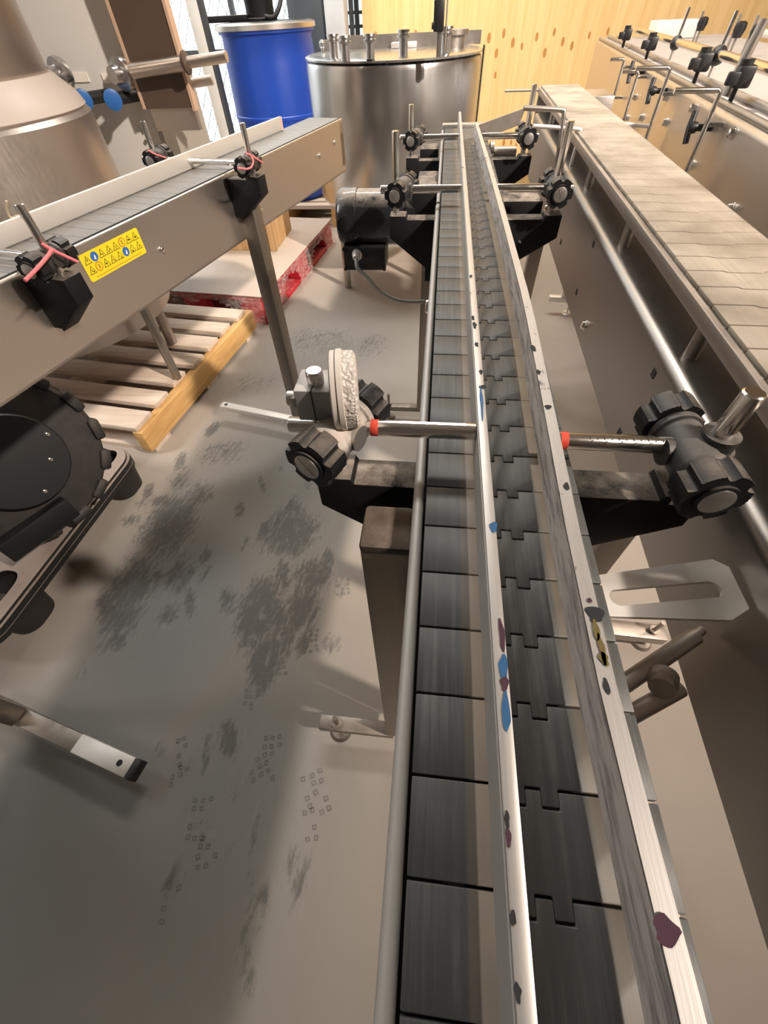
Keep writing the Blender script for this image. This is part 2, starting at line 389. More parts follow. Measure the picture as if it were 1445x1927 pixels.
# glazed bay left of the plywood with daylight behind, dark frames and wire mesh
dl = NT('daylight_pane'); dl.bs(Base_Color=(.8,.85,.88), Emission_Color=(.90,.97,1.0), Emission_Strength=1.0, Roughness=.2)
mb = MB(); mb.box((-6,4.78,.30), (-.62,4.80,3.6)); struct(mb.done('window_1', dl.m))
mb = MB(); mb.box((-6,4.6,0), (-.62,4.82,.30)); struct(mb.done('trim_1', plastic('sill_grey', (.42,.41,.39), .6)))
mb = MB()
for px in (662,672):
    a = ony(px, 40, 4.62); mb.box((a.x-.014,4.6,.28), (a.x+.014,4.64,3.6))
for z in (.955,.905,1.02,.6):
    mb.box((-.74,4.61,z-.008), (-.62,4.63,z+.008))
for x in (-2.42,-2.36,-1.60):
    mb.box((x-.016,4.6,.28), (x+.016,4.64,3.6))
for z in (.86,.33): mb.box((-2.8,4.61,z-.014), (-1.0,4.63,z+.014))
win = bpy.data.objects['window_1']
part_w = mb.done('window_frame', 'darkframe', win)
mb = MB()
for i in range(70):
    x0 = -3.4+i*.075
    for s_ in (-1, 1):
        a = V3((x0, 4.70, .32)); b = V3((x0+s_*.95*.62, 4.70, 1.27))
        if max(a.x, b.x) < -.62: mb.tube([a, b], .0022, 5)
mb.done('wire_mesh', flat('mesh_wire', (.35,.38,.40)), win)

#==MARK==
# ------------------------------------------------------------------ conveyor kit (all in conveyor-local coordinates: y along travel)
PITCH = .0381
SEAM = [(0,0),(.41,0),(.41,-.0072),(.47,-.0072),(.47,0),(.535,0),(.535,-.0072),(.605,-.0072),(.605,0),(1,0)]
def chain_links(root, x0, w, z, y0, n, mat, seam=SEAM, gap=.0011, thick=.0048):
    far = [(x0+f*w, PITCH-gap+d) for f, d in seam]; near = [(x0+f*w, d) for f, d in seam]
    mb = MB(); mb.prism(near+far[::-1], (0,0,0), (1,0,0), (0,1,0), (0,0,1), z-thick, z, bev=.0007)
    mb.box((x0+w*.3, .006, z-.014), (x0+w*.7, PITCH-.006, z-thick))
    o = mb.done('chain_link', mat, root); o.location = (0, y0, 0)
    for i in range(1, n): dup(o, root, (0, i*PITCH, 0))
def star(Rk, ridges=True, n=6):
    pts = []
    for k in range(n):
        a0 = 2*math.pi*k/n
        m_ = 11
        for j in range(m_):                                  # knurled lobe
            a = a0+(j/(m_-1)-.5)*R(36)
            pts.append((Rk*math.cos(a)*(1-(.022 if ridges and j % 2 else 0)), Rk*math.sin(a)*(1-(.022 if ridges and j % 2 else 0))))
        for j in range(1, 7):                                # scallop
            s_ = j/7; a = a0+R(18)+s_*R(24)
            rr = Rk*(1-.20*math.sin(math.pi*s_)**.7); pts.append((rr*math.cos(a), rr*math.sin(a)))
    return pts
def rail_clamp(root, ctr, yaw, Rk=.026, body=.0165, half=.024, mat='clamp', kmat='knob', cross=False, tilt=0, rot=.3):
    """round-bodied cross clamp between two star knobs; yaw=0: axis along y"""
    c = V3(ctr); d = V3((math.sin(yaw)*math.cos(tilt), math.cos(yaw)*math.cos(tilt), math.sin(tilt))); side = V3((d.y, -d.x, 0)).normalized(); upv = side.cross(d)
    mb = MB()
    mb.lathe(c-d*half, d, [(0,body*.95),(.004,body*1.12),(.008,body*1.12),(.009,body),(2*half-.009,body),(2*half-.008,body*1.12),(2*half-.003,body*1.12),(2*half,body*.9)], 36)
    mb.cyl(c-side*(body*1.12), c+side*(body*1.12), body*.62, seg=24)
    cl = mb.done('rail_clamp', mat, root)
    for s_ in (-1, 1):
        mb = MB(); mb.prism(star(Rk), c+d*s_*(half-.001), side, upv, d*s_, 0, .019, bev=0)
        mb.lathe(c+d*s_*(half-.001), d*s_, [(0,Rk*.6),(.021,Rk*.62),(.0212,Rk*.55)], 32)
        mb.done('knob', kmat, cl, ang=50)
        mb = MB(); f0 = c+d*s_*(half+.0195)
        mb.lathe(f0, d*s_, [(0,Rk*.5),(.0012,Rk*.5),(.0016,Rk*.46)], 32)
        if cross:
            for a in (rot, rot+R(75)):
                q = side*math.cos(a)+upv*math.sin(a); w = side*-math.sin(a)+upv*math.cos(a)
                mb.prism([(-Rk*.44,-.0006),(Rk*.44,-.0006),(Rk*.44,.0006),(-Rk*.44,.0006)], f0, q, w, d*s_, .0016, .0019)
        mb.done('knob_cap', 'cap', cl)
    return cl
def arm(root, x0, sgn, y0, y1, L=.086, zt=.803, mat='black', zb=.695):
    prof = [(0,zt),(L-.033,zt),(L-.030,zt+.006),(L,zt+.006),(L,zt-.030),(.016,zt-.082),(.016,zb),(0,zb)]
    mb = MB(); mb.prism(prof, (x0,0,0), (sgn,0,0), (0,0,1), (0,1,0), y0, y1, bev=.0012)
    a = mb.done('bracket_arm', mat, root)
    return a
def vrod(root, x, y, z0, z1, r=.0062, mat='chrome', collar=None, cmat='block'):
    mb = MB(); mb.lathe((x,y,z0), (0,0,1), [(0,r),(z1-z0-.001,r),(z1-z0,r*.85)], 24)
    v = mb.done('vertical_rod', mat, root)
    if collar:
        mb = MB(); mb.cyl((x,y,collar), (x,y,collar+.012), r*1.75, seg=32); mb.cyl((x,y,collar-.003), (x,y,collar), r*2.1, seg=24); mb.done('collar', cmat, v)
    return v
def bolt_head(root, p, n, r=.006, h=.004, name='bolt', mat='chrome'):
    mb = MB(); mb.lathe(p, n, [(0,r*1.25),(.001,r*1.25),(.0012,r),(h,r*.9),(h*1.15,r*.5)], 16); return mb.done(name, mat, root)
def foot_set(root, xa, xb, y, zc, bolt_x, mat='leg_steel', pad=True, h=.02, w=.03):
    mb = MB(); mb.box((xa,y-w/2,zc-h), (xb,y+w/2,zc), bev=.002); f = mb.done('foot_bar', mat, root)
    if bolt_x is not None:
        mb = MB(); mb.cyl((bolt_x,y,.006), (bolt_x,y,zc+.05), .005, seg=12); mb.cyl((bolt_x,y,zc), (bolt_x,y,zc+.007), .009, seg=6); mb.cyl((bolt_x,y,zc+.007), (bolt_x,y,zc+.010), .012, seg=16)
        mb.cyl((bolt_x,y,0.0005), (bolt_x,y,.008), .026, .020, seg=28); mb.done('levelling_foot', mat, f)
    return f

# ------------------------------------------------------------------ main conveyor
mc = thing('slat_conveyor', 'narrow dark grey slat chain conveyor in the middle between two aluminium guide rails', 'conveyor')
chain_links(mc, .0034, .1143, .824, -.2035, 48, 'chain')
mb = MB(); mb.box((.004,-1.15,.806), (.117,-.205,.8235)); mb.box((.002,-.205,.794), (.117,1.62,.803)); mb.done('chain_bed', 'seam', mc)
mb = MB(); mb.box((-.0035,-1.15,.69), (.0015,1.63,.818)); mb.box((.0015,-1.15,.69), (.022,1.63,.694))
mb.tube([(-.0022,-1.15,.8175),(-.0022,.93,.8175)], .0042, 14); mb.tube([(-.0018,.945,.8175),(-.0018,1.63,.8175)], .0038, 14)
mb.done('side_frame', 'hem', mc)
mb = MB(); mb.box((.119,-1.15,.69), (.1225,1.63,.808)); mb.box((.1,-1.15,.69), (.1225,1.63,.694)); mb.done('side_frame', 'steel_d', mc)
mb = MB(); mb.box((.02,-1.15,.8035), (.03,1.62,.808)); mb.box((.09,-1.15,.8035), (.10,1.62,.808)); mb.done('wear_strip', 'steel_d', mc)
mb = MB(); mb.box((-.005,1.634,.806), (.118,1.660,.832), bev=.004); mb.box((-.004,1.632,.70), (.122,1.645,.806)); mb.done('end_cap', 'steel_d', mc)
mb = MB(); mb.cyl((.124,1.42,.80), (.19,1.42,.80), .017, seg=20); mb.cyl((.122,1.42,.80), (.132,1.42,.80), .028, seg=20); mb.done('drive_shaft', 'steel_d', mc)
# posts and feet
mb = MB(); mb.box((-.0445,.1672,.075), (-.0055,.2075,.797), bev=.0015); p = mb.done('leg', 'leg_steel', mc)
mb = MB(); mb.box((-.0452,.1662,.795), (-.0048,.2085,.806), bev=.004); mb.done('leg_cap', plastic('cap_brown', (.045,.035,.028), .6, dust=.8, dustcol=(.22,.17,.13), grain=.25), p)
foot_set(mc, -.195, -.03, .181, .072, -.155)
mb = MB(); mb.box((-.040,1.31,.05), (-.004,1.35,.69), bev=.0015); mb.done('leg', 'leg_steel', mc)
foot_set(mc, -.178, -.02, 1.335, .062, -.152, mat='leg_steel')
mb = MB(); mb.box((.124,.1672,.075), (.16,.2075,.69), bev=.0015); mb.done('leg', 'leg_steel', mc)
foot_set(mc, .15, .30, .186, .072, .27)
bolt_head(mc, (-.0035,.566,.80), (-1,0,0), .009, .006)
# brackets, clamps and rods
for k, (yc, zr, zt) in enumerate(((.247,.853,.803), (.921,.846,.803), (1.372,.845,.803))):
    near = k == 0
    arm(mc, -.0045, -1, yc-.016, yc+.016, L=.0865, zt=zt)
    arm(mc, .1228, 1, yc-.016, yc+.016, L=.100, zt=zt)
    vrod(mc, -.080, yc, .80, .902 if near else (.925 if k == 1 else .905), collar=.868 if False else None)
    vrod(mc, .2015, yc-(.010 if near else 0), .80, .902 if near else .932, r=.0068 if near else .0062, collar=.857 if near else None, cmat='clamp')
    rail_clamp(mc, (-.0655 if near else -.0685, yc-(.006 if near else 0), zr), R(24) if near else R(14), Rk=.0208 if near else .0195, mat='clampdust' if near else 'clamp', kmat='clampdust' if False else 'knob', cross=True, rot=R(60))
    rail_clamp(mc, (.1885 if near else .2015, yc-(.009 if near else 0), zr-(.003 if near else 0)), R(-3), Rk=.0215, body=.0158, half=.027 if near else .023, cross=not near, rot=R(40))
    mb = MB(); mb.lathe((-.108, yc, zr), (1,0,0), [(0,.0058),(.001,.0064),(.1455,.0064)], 28)
    if near: mb.box((-.02, yc-.0012, zr+.0058), (.030, yc+.0012, zr+.0066))
    cr = mb.done('cross_rod', 'chrome', mc)
    mb = MB(); mb.lathe((.0955, yc-(.006 if near else 0), zr), (1,0,0), [(0,.0064),((.085 if near else .135),.0064),((.086 if near else .136),.0058)], 28)
    cr2 = mb.done('cross_rod', 'chrome', mc)
    if near:
        mb = MB()
        for x in (-.0425,): mb.lathe((x, yc, zr), (1,0,0), [(0,.00645),(.0001,.00652),(.006,.00652),(.0061,.00645)], 28)
        mb.done('paint_mark', 'red', cr)
        mb = MB(); mb.lathe((.0985, yc-.006, zr), (1,0,0), [(0,.00645),(.0001,.00655),(.0055,.00655),(.0056,.00645)], 28); mb.done('paint_mark', 'red', cr2)
        cdir = V3((0,-.52,.854)).normalized(); tx = V3((1,0,0)); ty = cdir.cross(tx)
        o0 = V3((0,yc-.006,zr))+cdir*.0066
        sm = MB()
        for i in range(15):
            x = .1185+i*.005; hgt = .0032 if i % 2 == 0 else .0018
            sm.prism([(0,0),(.0004,0),(.0004,hgt),(0,hgt)], o0+tx*x-ty*.0004, tx, ty, cdir, -.0002, .00005)
        for i in range(7):
            cu = bpy.data.curves.new('numeral', 'FONT'); cu.body = str(5+i); cu.size = .0042
            to = bpy.data.objects.new('numeral', cu); C.objects.link(to)
            me_ = bpy.data.meshes.new_from_object(to.evaluated_get(bpy.context.evaluated_depsgraph_get()))
            bpy.data.objects.remove(to)
            off = o0+tx*(.1192+i*.010)-ty*.0034
            sm._new([off+tx*v.co.x+ty*v.co.y for v in me_.vertices], [list(p_.vertices) for p_ in me_.polygons])
        sm.done('scale_marks', 'ink', cr2)
# guide rails
mb = MB(); mb.box((.0388,-1.1,.8345), (.0455,1.60,.862), bev=.0008)
gl = mb.done('guide_rail', 'rail', mc)
mb = MB(); mb.box((.0383,-1.1,.8345), (.0389,1.2,.8600)); mb.done('rail_backing', 'hem', gl)
mb = MB(); path = [(.0895,-1.1),(.0885,-.03),(.0858,.064),(.0862,.153),(.0888,.256),(.0920,.406),(.0925,.47),(.0900,.72),(.0868,.94),(.0835,1.12),(.0775,1.43)]
n0 = len(path); vs = []
for x, y in path: vs += [V3((x,y,.8345)), V3((x+.0078,y,.8345)), V3((x+.0078,y,.862)), V3((x,y,.862))]
fs = []
for i in range(n0-1):
    for k in range(4): fs.append([i*4+k, i*4+(k+1)%4, i*4+4+(k+1)%4, i*4+4+k])
fs += [[0,1,2,3], [n0*4-4, n0*4-3, n0*4-2, n0*4-1]]
mb._new(vs, fs)
mb.bm.faces.ensure_lookup_table()
gr = mb.done('guide_rail', 'rail', mc)
mb = MB()
vs = []
for x, y in path: vs += [V3((x-.0003,y,.835)), V3((x-.0003,y,.8612))]
mb._new(vs, [[2*i, 2*i+2, 2*i+3, 2*i+1] for i in range(n0-1)]); mb.done('rail_face', 'rail_in', gr)
mb = MB(); mb.prism([(0,-.017),(.0,.014),(.16,.014),(.145,-.017)], (.0835,1.435,.842), V3((.80,.60,.115)), (0,0,1), V3((.6,-.8,0)), -.0015, .0015); mb.done('deflector', 'steel_d', gr)
SPZ = [0]
def spots(root, lst, mat, z=.8622, name='paint_spot'):
    for px, py, rx, ry in lst:
        mb = MB(); c = onz(px, py, z)
        mb._new([c+V3((math.cos(a)*rx*(1+.22*math.sin(3*a+px)+.1*math.sin(5*a)), math.sin(a)*ry*(1+.2*math.cos(2*a+py)), .0001+SPZ[0]*.00006)) for a in [k*2*math.pi/18 for k in range(18)]], [list(range(18))])
        mb.done(name, mat, root)
    SPZ[0] += 1
spots(gl, [(871,315,.0012,.004),(886,520,.0015,.004),(890,598,.0015,.005),(893,612,.0018,.006),(897,648,.0016,.004),(905,700,.0015,.003),(909,728,.003,.003),(954,1543,.0010,.0026),(965,1727,.0011,.0022),(974,1868,.0011,.0022)], 'p_black')
spots(gr, [(978,455,.0016,.005),(1003,655,.0024,.005),(1013,700,.0018,.003),(1031,766,.0024,.003),(1119,1156,.0042,.0052),(1141,1291,.0014,.0032),(1066,915,.0018,.003)], 'p_black')
spots(gl, [(929,992,.0022,.0045),(948,1262,.0019,.0085),(952,1337,.0018,.0085),(906,758,.0012,.02)], 'p_blue')
spots(gl, [(944,1195,.0013,.009),(949,1287,.0018,.0035),(956,1577,.0010,.0035)], 'p_purple')
spots(gr, [(1252,1750,.0042,.0036),(1109,1130,.0012,.0015)], 'p_purple')
spots(gr, [(1121,1185,.0016,.005),(1132,1222,.0014,.007),(1136,1240,.0022,.003)], 'p_olive')
mb = MB(); c = onplane(1022, 826, (.0888,0,0), (1,0,0)); mb.cyl((.0884, c.y, .848), (.0892, c.y, .848), .006, seg=20); mb.done('screw', 'steel_d', gr)
# gear motor under the belt
mb = MB(); mb.lathe((-.218,1.045,.769), (1,0,0), [(0,.030),(.004,.046),(.012,.052),(.045,.052),(.046,.050),(.150,.050),(.151,.053),(.170,.053)], 40)
mo = mb.done('gear_motor', 'black2', mc)
mb = MB(); mb.box((-.055,1.00,.735), (-.006,1.09,.822), bev=.004); mb.box((-.05,1.12,.74), (-.006,1.2,.815), bev=.003); mb.done('gearbox', 'black', mo)
mb = MB(); mb.box((.124,1.005,.745), (.205,1.09,.806), bev=.005); mb.done('gearbox', 'black', mo)
mb = MB(); mb.box((.128,1.003,.744), (.19,1.0045,.750)); mb.done('red_strip', 'red', mo)
mb = MB(); mb.box((-.206,1.0,.679), (-.112,1.07,.727), bev=.003)
for x in (-.203,-.115):
    for z in (.683,.722): mb.cyl((x,.998,z), (x,1.002,z), .004, seg=10)
mb.box((-.12,1.03,.727), (-.19,1.06,.733)); jb = mb.done('junction_box', 'blackclean', mo)
mb = MB(); g0 = onplane(672,478,(0,.998,0),(0,1,0)); mb.lathe(g0, (0,-1,-.15), [(0,.011),(.006,.011),(.007,.009),(.014,.0085),(.018,.006)], 18); mb.done('cable_gland', 'galv', mo)
mb = MB(); d0 = onplane(650,424,(0,.992,0),(0,1,0)); mb.cyl((d0.x,.992,d0.z), (d0.x,1.0,d0.z), .017, seg=28); mb.cyl((d0.x,.990,d0.z), (d0.x,.993,d0.z), .012, seg=28); mb.done('plug', 'blackclean', mo)
# second black box under belt at the far end
mb = MB(); mb.box((-.06,1.45,.77), (-.01,1.52,.81), bev=.003); mb.done('end_bracket', 'black', mc)
# slotted tie plate and rods reaching to the neighbour conveyor
mb = MB(); z = .783
outer = [(.124,.135),(.218,.140),(.2335,.150),(.2335,.184),(.224,.190),(.124,.166)]
import itertools
def slot(x0, x1, y, r, n=8): return [(x0-r*math.cos(t)*1, y-r*math.sin(t)) for t in [math.pi/2-math.pi*i/n*1 for i in range(n+1)]] + [(x1+r*math.cos(t), y+r*math.sin(t)) for t in [math.pi/2-math.pi*i/n for i in range(n+1)]]
b2 = bmesh.new()
def ring(pts): 
    v = [b2.verts.new((x,y,0)) for x,y in pts]; return [b2.edges.new((v[i], v[(i+1)%len(v)])) for i in range(len(v))]
sl = [(.146+.0065*math.cos(a), .151+.0065*math.sin(a)) for a in [R(90+180*i/8) for i in range(9)]] + [(.214+.0065*math.cos(a), .1635+.0065*math.sin(a)) for a in [R(-90+180*i/8) for i in range(9)]]
es = ring(outer)+ring(sl)
bmesh.ops.triangle_fill(b2, edges=es, use_beauty=True)
ret = bmesh.ops.extrude_face_region(b2, geom=list(b2.faces)); bmesh.ops.translate(b2, verts=[v for v in ret['geom'] if isinstance(v, bmesh.types.BMVert)], vec=(0,0,.003))
mb._merge(b2, Matrix.Translation((0,0,z))); mb.done('slotted_plate', 'galv', mc)
mb = MB(); mb.tube([(.124,.083,.735),(.222,.148,.738)], .0065, 14); mb.done('tie_rod', 'steel_d', mc)
mb = MB(); mb.tube([(.124,.066,.728),(.200,.108,.733)], .0065, 14); mb.tube([(.196,.128,.738),(.229,.154,.738)], .004, 10); mb.lathe((.186,.113,.742), (-.5,-.8,.35), [(0,.010),(.008,.010),(.0085,.0085),(.014,.0085)], 20)
mb.done('tie_rod', 'steel_d', mc)
mb = MB(); mb.lathe((.182,.108,.7475), (-.5,-.8,.35), [(0,.004),(.0006,.004)], 12); mb.done('bolt_socket', 'seam', mc)

# reflector on its square clamp, held on the near left upright
rf = thing('sensor_reflector', 'round dusty white reflector held on a square grey clamp over the near left rail bracket', 'reflector', (-.080,.247,.905))
mb = MB(); mb.box((-.0945,.236,.866), (-.0685,.264,.892), bev=.0012); mb.box((-.100,.240,.873), (-.094,.252,.883), bev=.003)
cb = part(mb, 'clamp_block', 'block', rf, world=True)
mb = MB(); mb.box((-.0818,.2354,.866), (-.0812,.2364,.8923)); mb.box((-.0818,.2354,.8918), (-.0812,.2642,.8923)); mb.done('split_line', 'seam', cb, WM[rf.name])
mb = MB(); mb.cyl((-.103,.246,.8785), (-.097,.246,.8785), .0055, seg=16); mb.done('bolt', 'galv', cb, WM[rf.name])
mb = MB(); axd = V3((.98,.165,.0)).normalized(); rc = V3((-.0625,.247,.886))
mb.lathe(rc-axd*.006, axd, [(0,.026),(.001,.0275),(.004,.0275),(.0045,.0268),(.005,.0283),(.0085,.0283),(.009,.027)], 48); dsk = part(mb, 'reflector_disc', 'white', rf, world=True)
tx = NT('prism_face'); vo = tx.n('ShaderNodeTexVoronoi', {'Vector': tx.pos(), 'Scale': 420}).outputs['Distance']
tx.bs(Base_Color=tx.mix(tx.ramp(vo, [(.2,0),(.6,1)]), (.80,.75,.70), (.52,.47,.42)), Roughness=.45); tx.bump(vo, .6, .002)
mb = MB(); mb.lathe(rc+axd*.0022, axd, [(0,.0272),(.0082,.0268),(.010,.024)], 48); part(mb, 'reflector_face', tx.m, rf, world=True)
mb = MB(); mb.box((-.0690,.244,.874), (-.0640,.256,.886), bev=.002); part(mb, 'mounting_lug', 'white', rf, world=True)
# power cable from the junction box
g1 = g0+V3((0,-.018,-.004))
pts = [g1, g1+V3((.004,-.02,-.012))] + [ony(x_, y_, yy) for x_, y_, yy in ((690,520,1.0),(712,548,1.02),(745,566,1.05),(780,569,1.07),(798,567,1.08))]
mb = MB(); mb.tube(pts, .0042, 12, smooth=2)
tag(mb.done('power_cable', 'cable'), 'grey power cable hanging from the black motor junction box', 'cable')
# ------------------------------------------------------------------ left conveyor (turned 13 degrees)
A1 = R(13); LO = V3((-.7695,.0317,0)); LX = V3((math.cos(A1),-math.sin(A1),0)); LY = V3((math.sin(A1),math.cos(A1),0))
def lp(px, py, k):
    p = onplane(px, py, LO+LX*k, LX)-LO; return V3((p.dot(LX), p.dot(LY), p.z))
lc = thing('slat_conveyor', 'stainless slat conveyor on the left with a yellow warning label on its side', 'conveyor', LO, -A1)
chain_links(lc, -.119, .1143, .821, -.36, 59, 'chain_l', seam=[(0,0),(1,0)])
mb = MB(); mb.box((-.002,-.42,.682), (.002,1.885,.816)); mb.tube([(-.002,-.42,.8165),(-.002,1.885,.8165)], .0042, 12); mb.box((-.02,-.42,.682), (.002,1.885,.686)); mb.done('side_panel', 'steel', lc)
mb = MB(); mb.box((-.006,-.42,.815), (-.0045,1.88,.822)); mb.done('side_gap', 'seam', lc)
mb = MB(); mb.box((-.126,-.42,.682), (-.122,1.885,.814)); mb.done('side_panel', 'steel', lc)
mb = MB(); mb.box((-.122,1.86,.70), (.002,1.89,.812)); mb.done('end_plate', 'steel_d', lc)
# far side guide, with pink end
mb = MB(); mb.box((-.112,-.40,.823), (-.104,1.655,.853), bev=.001); gd = mb.done('guide_rail', 'galv', lc)
mb = MB(); mb.box((-.1125,1.655,.8235), (-.1035,1.668,.8525)); mb.done('rail_end', plastic('pink_end', (.60,.36,.34), .6), gd)
for y_, z_ in ((.892,.754),(1.682,.761),(1.806,.772),(1.285,.718)): bolt_head(lc, (.002,y_,z_), (1,0,0), .0065, .005)
mb = MB(); mb.box((0,1.19,.075), (.04,1.23,.75), bev=.0015); mb.done('leg', 'leg_steel', lc)
foot_set(lc, -.337, .03, 1.212, .072, None, mat='galv')
mb = MB(); mb.cyl((-.315,1.212,.0715), (-.315,1.212,.0725), .007, seg=16); mb.done('foot_hole', 'seam', lc)
mb = MB(); mb.box((-.165,.045,.075), (-.125,.085,.69), bev=.0015); mb.done('leg', 'leg_steel', lc)
fb = foot_set(lc, -.30, .06, .066, .0705, None, mat='leg_steel', w=.036, h=.023)
mb = MB(); mb.box((.036,.047,.0465), (.182,.085,.0722), bev=.002); mb.done('pale_bar_end', 'galv', fb)  # paler outer length of the foot bar
mb = MB(); mb.box((.182,.0465,.0465), (.199,.0855,.0725), bev=.002); mb.done('end_cap', 'blackclean', fb)
mb = MB(); mb.cyl((.155,.066,.0715), (.155,.066,.0726), .0065, seg=18); mb.done('foot_hole', 'seam', fb)
rl = onz(334, 711, .132)-LO; rx_, ry_ = rl.dot(LX), rl.dot(LY)
# brackets with clamps
for (yc, full) in ((.612, True), (1.185, True), (.395, False)):
    arm(lc, .002, 1, yc-.017, yc+.017, L=.088, zt=.812, zb=.735 if full else .735)
    vrod(lc, .070, yc, .80, .907)
    rail_clamp(lc, (.062, yc, .838), R(-10), Rk=.0195, body=.0155, half=.022, mat='clamp', kmat='knob', tilt=0)
    mb = MB(); mb.cyl((-.103, yc+.006, .838), (.060, yc+.006, .838), .0058, seg=20); mb.done('cross_rod', 'chrome', lc)
    arm(lc, -.126, -1, yc-.017, yc+.017, L=.088, zt=.812, zb=.735)
    vrod(lc, -.196, yc, .80, .907)
    mb = MB(); mb.cyl((-.20, yc+.006, .838), (-.112, yc+.006, .838), .0058, seg=20); mb.done('cross_rod', 'chrome', lc)
    rail_clamp(lc, (-.188, yc, .842), R(-10), Rk=.0205, half=.020)
# warning label
mb = MB()
def rrect(y0, z0, y1, z1, r, x, mi):
    pts = []
    for cx_, cz_, a0 in ((y1-r,z1-r,0),(y0+r,z1-r,90),(y0+r,z0+r,180),(y1-r,z0+r,270)):
        pts += [(cx_+r*math.cos(R(a0+i*18)), cz_+r*math.sin(R(a0+i*18))) for i in range(6)]
    mb.mi = mi; mb._new([V3((x,y,z)) for y,z in pts], [list(range(len(pts)))])
def poly(pts, x, mi): mb.mi = mi; mb._new([V3((x,y,z)) for y,z in pts], [list(range(len(pts)))])
y0, y1, z0, z1 = .704, .851, .7635, .8065
mb.box((.0018,y0+.001,z0+.001), (.0022,y1-.001,z1-.001), mi=0)
rrect(y0, z0, y1, z1, .004, .0023, 0)
cell = (y1-y0-.008)/8
rnd = random.Random(2)
for row, order in enumerate(('tbtttott', 'totttbtt')):
    for i, k in enumerate(order):
        cy = y0+.004+cell*(i+.5); cz = z1-.0105-row*.0155; h = .0066
        if k == 't':
            poly([(cy-cell*.46,cz-h),(cy+cell*.46,cz-h),(cy,cz+h)], .00245, 1); poly([(cy-cell*.36,cz-h+.0010),(cy+cell*.36,cz-h+.0010),(cy,cz+h-.0020)], .0026, 0)
            if row == 0 and i == 0: poly([(cy-.0008,cz+.002),(cy+.001,cz+.002),(cy+.0002,cz-.001),(cy+.0014,cz-.001),(cy-.0006,cz-.0048),(cy-.0002,cz-.0018),(cy-.0014,cz-.0018)], .00275, 1)
            else:
                for _ in range(4):
                    a = cy+rnd.uniform(-.0022,.0022); b = cz-.0028+rnd.uniform(-.0016,.002); w = rnd.uniform(.0005,.0012)
                    poly([(a-w,b-w*.8),(a+w*1.3,b-w),(a+w,b+w*1.2),(a-w*.7,b+w)], .00275, 1)
        else:
            poly([(cy+cell*.47*math.cos(a), cz+h*1.12*math.sin(a)) for a in [j*math.pi/12 for j in range(24)]], .00245, 2 if k == 'b' else 3)
            if k == 'b': poly([(cy-.0022,cz-.004),(cy+.002,cz-.0045),(cy+.0026,cz+.0005),(cy+.0005,cz+.003),(cy-.0004,cz+.0003)], .0026, 4)
            else:
                poly([(cy+cell*.36*math.cos(a), cz+h*.88*math.sin(a)) for a in [j*math.pi/12 for j in range(24)]], .0026, 0)
                poly([(cy-.0028,cz+.0034),(cy-.0018,cz+.0042),(cy+.0028,cz-.0034),(cy+.0018,cz-.0042)], .0028, 3); poly([(cy-.0012,cz-.003),(cy+.0016,cz-.002),(cy+.001,cz+.003),(cy-.001,cz+.002)], .00275, 1)
a = y0+.014
while a < y1-.012:
    w = rnd.uniform(.0008,.0022); poly([(a,z0+.0035),(a+w,z0+.0035),(a+w,z0+.0049),(a,z0+.0049)], .0025, 3); a += w+.0006
mb.done('warning_label', ['lab_y','lab_k','lab_b','lab_o','lab_w'], lc)
# rubber bands round the clamps
def band(name, pts, w, label):
    mb = MB(); pts = [V3(p) for p in pts]
    mb.tube([LO+LX*p.x+LY*p.y+V3((0,0,p.z)) for p in pts], w, 8, smooth=2)
    return tag(mb.done(name, 'pink'), label, 'rubber band', 'pink rubber bands')
def bandring(name, c, ax, r, w, label, loose):
    c = V3(c); ax = V3(ax).normalized(); u = V3((0,0,1)); v = ax.cross(u).normalized()
    mb = MB(); W_ = lambda p: LO+LX*p.x+LY*p.y+V3((0,0,p.z))
    mb.tube([W_(c+u*r*math.cos(t)+v*r*math.sin(t)) for t in [k*2*math.pi/24 for k in range(25)]], w, 8)
    for a_, b_ in loose: mb.tube([W_(V3(a_)), W_(V3(b_))], w, 8)
    return tag(mb.done(name, 'pink'), label, 'rubber band', 'pink rubber bands')
L_ = lambda px, py, k: lp(px, py, k)
def strap(pxs, k, w, label):
    mb = MB(); W_ = lambda p: LO+LX*p.x+LY*p.y+V3((0,0,p.z))
    for seg in pxs: mb.tube([W_(lp(x, y, kk)) for x, y, kk in seg], w, 8, smooth=1)
    return tag(mb.done('rubber_band', 'pink'), label, 'rubber band', 'pink rubber bands')
strap([[(47,528,.104),(70,505,.098),(90,482,.092),(97,470,.088)], [(78,458,.082),(97,470,.088),(125,483,.092),(147,493,.097)]], .1, .0024, 'pink rubber band stretched over the clamp beside the yellow label')
strap([[(448,316,.098),(470,319,.1),(478,305,.096),(472,292,.09)], [(462,288,.085),(472,292,.09),(485,300,.094),(494,306,.097)]], .1, .0018, 'pink rubber band on the clamp above the left conveyor leg')
strap([[(279,283,-.165),(288,289,-.165),(300,293,-.165),(312,297,-.165)]], 0, .0018, 'pink rubber band on the clamp behind the left conveyor')
# loose steel tube standing on the pallet behind the left conveyor
q = onz(334, 711, .1285)
mb = MB(); mb.cyl((q.x,q.y,.1285), (q.x,q.y,.66), .0165, seg=24)
tag(mb.done('steel_tube', 'steel_d'), 'round steel tube standing on the wooden pallet under the left conveyor', 'tube')

